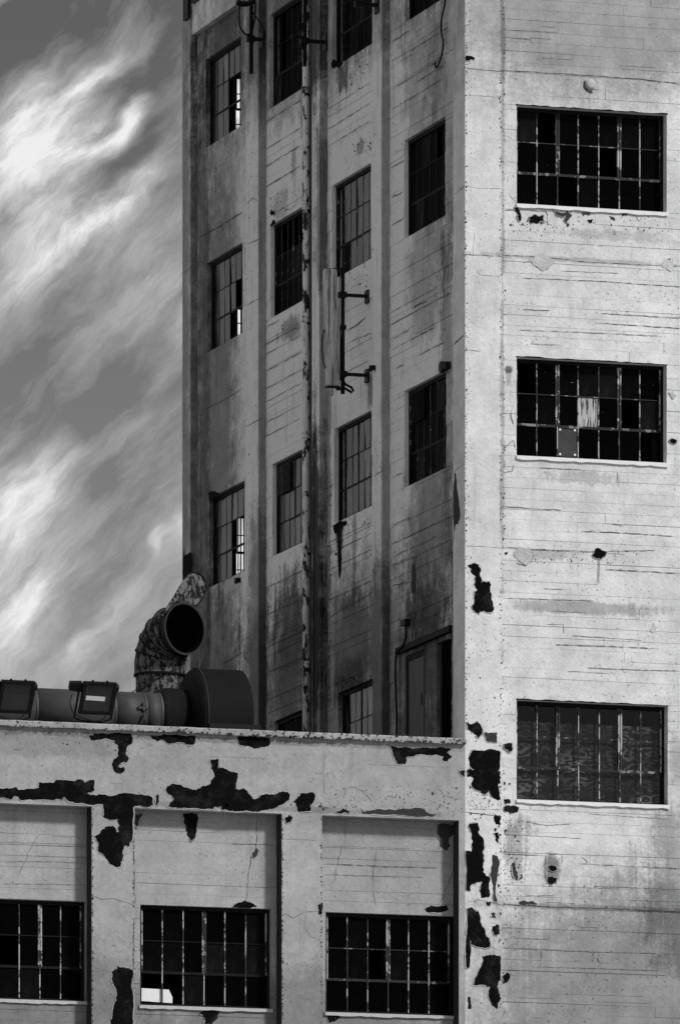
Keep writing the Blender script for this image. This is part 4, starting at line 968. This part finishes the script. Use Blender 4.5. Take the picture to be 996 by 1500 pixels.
# hinged teardrop lid above the mouth
mouth = Vector((sx, SYY, sz))+hv*(BRD+.05)+Vector((0,0,BRD))
lat2 = Vector((-hv.y, hv.x, 0))      # horizontal direction in the plane of the mouth
if lat2.x < 0: lat2 = -lat2
def onmouth(px, py, dep=0.0):
    dx, dy_, dz = ray(px, py); o_ = Vector((CX, CY, EYE)); v = Vector((dx, dy_, dz)); pl = mouth+hv*dep
    t_ = (pl-o_).dot(hv)/v.dot(hv); return o_+v*t_
lid = [(237,902),(244,889),(254,874),(262,860),(270,848),(276,841),(283,838),(290,839),(297,844),(301,852),(302,861),(300,871),(295,880),(289,886),(282,888),(274,886.5),(266,887),(257,890),(249,896),(243,902)]
mb = MB(); n2 = len(lid); mb.v = [tuple(onmouth(*p, dep=.02)) for p in lid]+[tuple(onmouth(*p, dep=-.03)) for p in lid]
mb.f = [tuple(range(n2)), tuple(reversed(range(n2, 2*n2)))]+[(k, n2+k, n2+(k+1) % n2, (k+1) % n2) for k in range(n2)]; mb.mi = [0]*len(mb.f)
rel(mb, stack).build('lid', M_RUST, stack)
rimp = lid[4:17]
mb = MB(); mb.tube([onmouth(*p, dep=.025) for p in rimp], .013, 6); rel(mb, stack).build('lid_rim', M_DUCTD, stack)
fold = [(237.5,902),(262,860),(270,848),(276,858),(272,866),(262,877),(252,888)]
mb = MB(); n2 = len(fold); dps = [.03, .03, .03, .09, .10, .09, .06]
mb.v = [tuple(onmouth(*p, dep=q)) for p, q in zip(fold, dps)]+[tuple(onmouth(*p, dep=.021)) for p in fold]
mb.f = [tuple(range(n2)), tuple(reversed(range(n2, 2*n2)))]+[(k, n2+k, n2+(k+1) % n2, (k+1) % n2) for k in range(n2)]; mb.mi = [0]*len(mb.f)
rel(mb, stack).build('lid_fold', M_RUST, stack)
mb = MB(); mb.tube([onmouth(272,866,.11), onmouth(262,878,.10), onmouth(250,890,.07), onmouth(242,899,.05)], .010, 6); rel(mb, stack).build('hinge_rod', M_STEEL, stack)
# stay wire
mb = MB()
def onY(px, py, Y): x, z = front(px, py, Y); return (x, Y, z)
mb.tube([onY(186,1018,3.4), onY(212,1004,3.5), onY(236,990,3.65)], .008, 5); mb.tube([onY(199,1016,3.5), onY(216,1004,3.5), onY(238,989,3.65)], .014, 5)
tag(mb.build('stay_wire', M_STEEL), 'thin black stay wire slanting up to the rusty vent elbow', 'wire')

# ------------------------------------------------------------------ floodlights
def floodlight(px, py, label):
    Y0 = .25; x, z = front(px, py, Y0)
    t = thing('floodlight', label, 'floodlight', (x, Y0, z), 'floodlights on the parapet')
    wv, hv_, dp_ = .555, .56, .17; til = math.radians(33)
    ct, st_ = math.cos(til), math.sin(til)
    def L(u, v, w_):     # u right, v up the face, w back from face
        return (u, v*(-st_)+w_*ct, v*ct+w_*st_)
    mb = MB()
    # tapered housing
    f0 = [(-wv/2,-hv_/2),(wv/2,-hv_/2),(wv/2,hv_/2),(-wv/2,hv_/2)]; f1 = [(a*.92, b_*.92) for a, b_ in f0]; f2 = [(a*.62, b_*.60) for a, b_ in f0]
    mb.rings([[L(a, b_, w_) for a, b_ in f] for f, w_ in ((f0, .0), (f0, .04), (f1, .05), (f2, dp_))]); mb.build('housing', M_STEEL, t)
    mb = MB()
    for (a, b_, c_, d_) in ((-wv/2,wv/2,hv_/2-.05,hv_/2),(-wv/2,wv/2,-hv_/2,-hv_/2+.05),(-wv/2,-wv/2+.05,-hv_/2+.05,hv_/2-.05),(wv/2-.05,wv/2,-hv_/2+.05,hv_/2-.05)):
        mb.prism([(a,c_),(b_,c_),(b_,d_),(a,d_)], L, -.025, -.001)
    mb.build('bezel', M_STEEL, t)
    mb = MB(); mb.prism([(-wv/2+.05,-hv_/2+.05),(wv/2-.05,-hv_/2+.05),(wv/2-.05,hv_/2-.05),(-wv/2+.05,hv_/2-.05)], L, -.008, -.002); mb.build('glass', M_LENS, t)
    for s_ in (-1, 1):
        mb = MB(); 
        if s_ < 0: mb.prism([(-wv/2-.20,.10),(-wv/2-.002,.08),(-wv/2-.002,.24),(-wv/2-.20,.23)], L, .03, .13)
        else: mb.tube([L(wv/2+.002,.17,.06), L(wv/2+.045,.17,.06), L(wv/2+.06,.17,.06)], [.07,.07,.045], 10)
        mb.build('pivot_knob', M_STEEL, t)
        mb = MB(); mb.tube([L(s_*.12,hv_/2+.0,.02), L(s_*.12,hv_/2+.025,.02)], .02, 6); mb.build('clip', M_STEEL, t)
    mb = MB(); mb.tube([L(-wv/2-.03,.14,.07),(-wv/2-.03,.30,-.28),(-wv/2+.1,.33,-.33),(wv/2-.1,.33,-.33),(wv/2+.03,.30,-.28),L(wv/2+.03,.14,.07)], .018, 6); mb.build('bracket', M_STEEL, t)
    mb = MB(); mb.tube([(-.12,.30,-.33),(-.12,.30,z_ct-z-.02),], .03, 6); mb.tube([(.12,.30,-.33),(.12,.30,z_ct-z-.02)], .03, 6); mb.build('post', M_STEEL, t)
    mb = MB(); pts = [(-wv/2-.15,.0,.05),(-wv/2-.19,-.02,-.08),(-wv/2-.12,-.02,-.26),(-.1,.02,-.36),(.08,.04,-.34),(.16,.06,-.25)]
    sm = []
    for i in range(len(pts)-1):
        for q in range(4):
            p0, p1, p2, p3 = [Vector(pts[max(0, min(len(pts)-1, i+k))]) for k in (-1, 0, 1, 2)]; u = q/4
            sm.append(.5*((2*p1)+(p2-p0)*u+(2*p0-5*p1+4*p2-p3)*u*u+(3*p1-p0-3*p2+p3)*u**3))
    mb.tube(sm, .010, 5); mb.build('cable', M_STEEL, t)
    return t, L
t1, L1 = floodlight(143.5, 1023, 'black floodlight with white strip across its glass, nearer the vent')
mb = MB(); mb.prism([(-.20,-.03),(.12,-.04),(.12,.035),(-.20,.045)], L1, -.014, -.0095); mb.build('reflector', M_REFL, t1)
floodlight(24, 1021, 'plain black floodlight at the left end of the parapet')

# ------------------------------------------------------------------ panel antenna on stand-off arms
XA = PD-.44
ya = side(502, 500, XA)[0]
za0 = side(502, 577, XA)[1]; za1 = side(502, 392, XA)[1]
ant = thing('panel_antenna', 'chalky panel antenna on black pole beside the middle window column', 'antenna', (XA, ya, za0))
mb = MB(); mb.tube([(XA, ya, za0), (XA, ya, za1)], .036, 12); rel(mb, ant).build('pole', M_STEEL, ant, smooth=True)
for py in (432, 548):
    z = side(502, py, XA)[1]
    mb = MB(); mb.box(XA, PD-.02, ya-.03, ya+.03, z-.026, z+.026); rel(mb, ant).build('arm', M_STEEL, ant)
    mb = MB(); mb.box(PD-.03, PD-.0, ya-.09, ya+.09, z-.12, z+.10); rel(mb, ant).build('wall_plate', M_STEEL, ant)
    mb = MB(); mb.box(XA-.07, XA+.06, ya-.05, ya+.05, z-.05, z+.05); rel(mb, ant).build('clamp', M_STEEL, ant)
# radome: rounded long box left of the pole
XR = XA-.20; yr_ = ya+.02
zt_, zb_ = side(485, 395, XR)[1], side(487, 565, XR)[1]
mb = MB(); rings = []
for z, s_, sh in ((zb_, .9, .03), (zb_+.03, 1, .03), (zt_-.03, 1, -.02), (zt_, .9, -.02)):
    r_ = []
    for k in range(24):
        a = 2*math.pi*k/24; cx_ = math.copysign(abs(math.cos(a))**.55, math.cos(a)); cy_ = math.copysign(abs(math.sin(a))**.55, math.sin(a))
        r_.append((XR+sh-.0+cx_*.115*s_, yr_+cy_*.11*s_, z))
    rings.append(r_)
mb.rings(rings); rel(mb, ant).build('radome', M_PANELANT, ant, smooth=True)
mb = MB(); mb.box(XR-.1, XR+.12, yr_-.08, yr_+.08, zt_, zt_+.012); mb.box(XR+.05, XA, ya-.02, ya+.02, zt_+.013, zt_+.03)
mb.box(XR-.09, XR+.15, yr_-.08, yr_+.08, zb_-.016, zb_); mb.box(XR+.09, XA, ya-.03, ya+.03, zb_-.06, zb_-.02)
mb.box(XA-.03, XA+.05, ya-.04, ya+.04, za0+1.08, za0+1.16); rel(mb, ant).build('end_bracket', M_STEEL, ant)
mb = MB(); mb.tube([(XA+.03, ya, za0+.10), (XA+.16, ya, za0+.03), (XA+.19, ya, za0+.06), (XA+.15, ya, za0+.12), (XA+.05, ya, za0+.16), (XA+.0, ya-.02, za0+.22)], .022, 6)
mb.tube([(XR+.02, yr_, zb_), (XR+.03, yr_, zb_-.12), (XR+.01, yr_, zb_-.16)], .010, 5)
mb.tube([(XR-.12, yr_, zb_+.95), (XR-.155, yr_, zb_+.8), (XR-.16, yr_, zb_+.6), (XR-.14, yr_, zb_+.42), (XR-.10, yr_, zb_+.3)], .012, 5)
mb.tube([(XA-.055, ya, zt_-.1), (XA-.06, ya, zt_-.8), (XA-.045, ya, zt_-1.2), (XA-.04, ya, zb_+.1)], .010, 5); rel(mb, ant).build('cable', M_STEEL, ant)

# upper mounts (their antennas stand above the frame)
def mount(pxpole, pybot, pyarm, pxplate, Xo, label, extra):
    Xp = PD-Xo; y = side(pxpole, pyarm, Xp)[0]; z0 = side(pxpole, pybot, Xp)[1]; za = side(pxpole, pyarm, Xp)[1]
    t = thing('antenna_mount', label, 'pole mount', (Xp, y, z0), 'black pole mounts high on the tower side')
    mb = MB(); mb.tube([(Xp, y, z0), (Xp, y, z0+3.4)], .036, 10); rel(mb, t).build('pole', M_STEEL, t, smooth=True)
    for zz in (za, za+1.9):
        mb = MB(); mb.box(Xp, -.0, y-.03, y+.03, zz-.03, zz+.03); rel(mb, t).build('arm', M_STEEL, t)
        mb = MB(); mb.box(-.03, .0, y-.1, y+.1, zz-.14, zz+.12); rel(mb, t).build('wall_plate', M_STEEL, t)
        mb = MB(); mb.box(Xp-.08, Xp+.06, y-.05, y+.05, zz-.05, zz+.05); rel(mb, t).build('clamp', M_STEEL, t)
    for pts, r_ in extra:
        mb = MB(); P_ = [Vector((Xp+a, y, za+c_)) for a, c_ in pts]; sm = []
        for i in range(len(P_)-1):
            for q in range(4):
                p0, p1, p2, p3 = [P_[max(0, min(len(P_)-1, i+k))] for k in (-1, 0, 1, 2)]; u = q/4
                sm.append(.5*((2*p1)+(p2-p0)*u+(2*p0-5*p1+4*p2-p3)*u*u+(3*p1-p0-3*p2+p3)*u**3))
        sm.append(P_[-1]); mb.tube(sm, r_, 6); rel(mb, t).build('cable', M_STEEL, t)
    return t
mount(368.3, 108, 57, 388, .33, 'black pole mount with looping cables on the far bay of the tower',
      [([(-.18,.85),(-.22,.45),(-.20,.20),(-.10,.07),(.0,.12),(.06,.35),(.07,.62),(.05,.9)], .016), ([(-.27,.62),(-.10,.60),(.05,.66)], .05), ([(.0,.5),(.22,.2),(.25,.0)],.012)])
mount(446.5, 97, 60, 480, .50, 'black pole mount with small looped cables beside the drainpipe',
      [([(-.18,.05),(-.17,-.08),(-.11,-.15),(-.06,-.08),(-.05,.02)], .012), ([(-.2,.04),(-.19,-.14),(-.12,-.23),(-.05,-.16),(-.03,.0)], .010), ([(-.24,.07),(-.1,.06),(.0,.04)], .035), ([(-.14,.1),(-.12,.25),(-.05,.3),(-.02,.1)], .014)])
mount(526, -30, 6, 556, .45, 'black pole mount at the upper edge over the third bay', [([(-.1,.1),(-.05,.4)], .012)])
# dark bracket on the far corner
bx_ = MB(); y_, z_ = side(268, 30, -.05); bx_.box(-.06, -.0, y_-.35, y_-.05, z_-.02, z_+.6); bx_.box(-.045, -.0, y_-.9, y_-.5, z_+.2, z_+.6)
tag(bx_.build('bracket', M_STEEL), 'small black steel bracket at the top of the far corner', 'bracket')

# loose cables
def curve_cable(pts, X, r_, label):
    P_ = []
    for px, py in pts: y, z = side(px, py, X); P_.append(Vector((X, y, z)))
    sm = []
    for i in range(len(P_)-1):
        for q in range(5):
            p0, p1, p2, p3 = [P_[max(0, min(len(P_)-1, i+k))] for k in (-1, 0, 1, 2)]; u = q/5
            sm.append(.5*((2*p1)+(p2-p0)*u+(2*p0-5*p1+4*p2-p3)*u*u+(3*p1-p0-3*p2+p3)*u**3))
    sm.append(P_[-1]); mb = MB(); mb.tube(sm, r_, 6)
    o_ = mb.build('cable', M_STEEL); tag(o_, label, 'cable'); return o_
curve_cable([(656,-60),(652,0),(647,25),(646,45),(649,62),(647,80),(642,94),(638.5,99),(637,94),(638,91)], PD-.06, .017, 'loose black cable with hooked end hanging below the topmost right window')
curve_cable([(593,910),(595,925),(594,935),(590,945),(584,952),(580,962),(579,985),(580,1020),(581,1050),(581,1090),(581,1150)], PD-.06, .020, 'black cable running down past the left end of the door lintel')
bx = MB(); y_, z_ = side(593.5, 912, PD-.05); bx.box(PD-.10, PD, y_-.12, y_+.12, z_-.05, z_+.05)
tag(bx.build('cable_box', M_STEEL), 'small black box on the wall where the door cable begins', 'junction box')
# wall lamp above the lower right window of the last bay, two little dark fittings
lm = MB(); y_, z_ = side(649, 538, PD-.06); lm.box(PD-.10, PD, y_-.22, y_+.12, z_-.05, z_+.06); lm.tube([(PD-.11, y_, z_), (PD-.05, y_, z_)], .10, 10); 
tag(lm.build('wall_lamp', M_STEEL), 'squat black lamp fitting at the upper corner of the lower right window', 'lamp')
for px, py, lb in ((549,539,'small black stub fixed to the pilaster right of the antenna'), (352,850,'small black stub under the lowest far window')):
    s_ = MB(); X_ = 0.0 if px > 500 else PD; y_, z_ = side(px, py, X_); s_.tube([(X_+.0, y_, z_), (X_-.07, y_, z_), (X_-.08, y_, z_-.06)], [.05, .05, .03], 8); tag(s_.build('pipe_stub', M_STEEL), lb, 'pipe stub')

# the camera's place stays free; building is open to the same ground and sky all round
S.render.resolution_x = 679; S.render.resolution_y = 1024
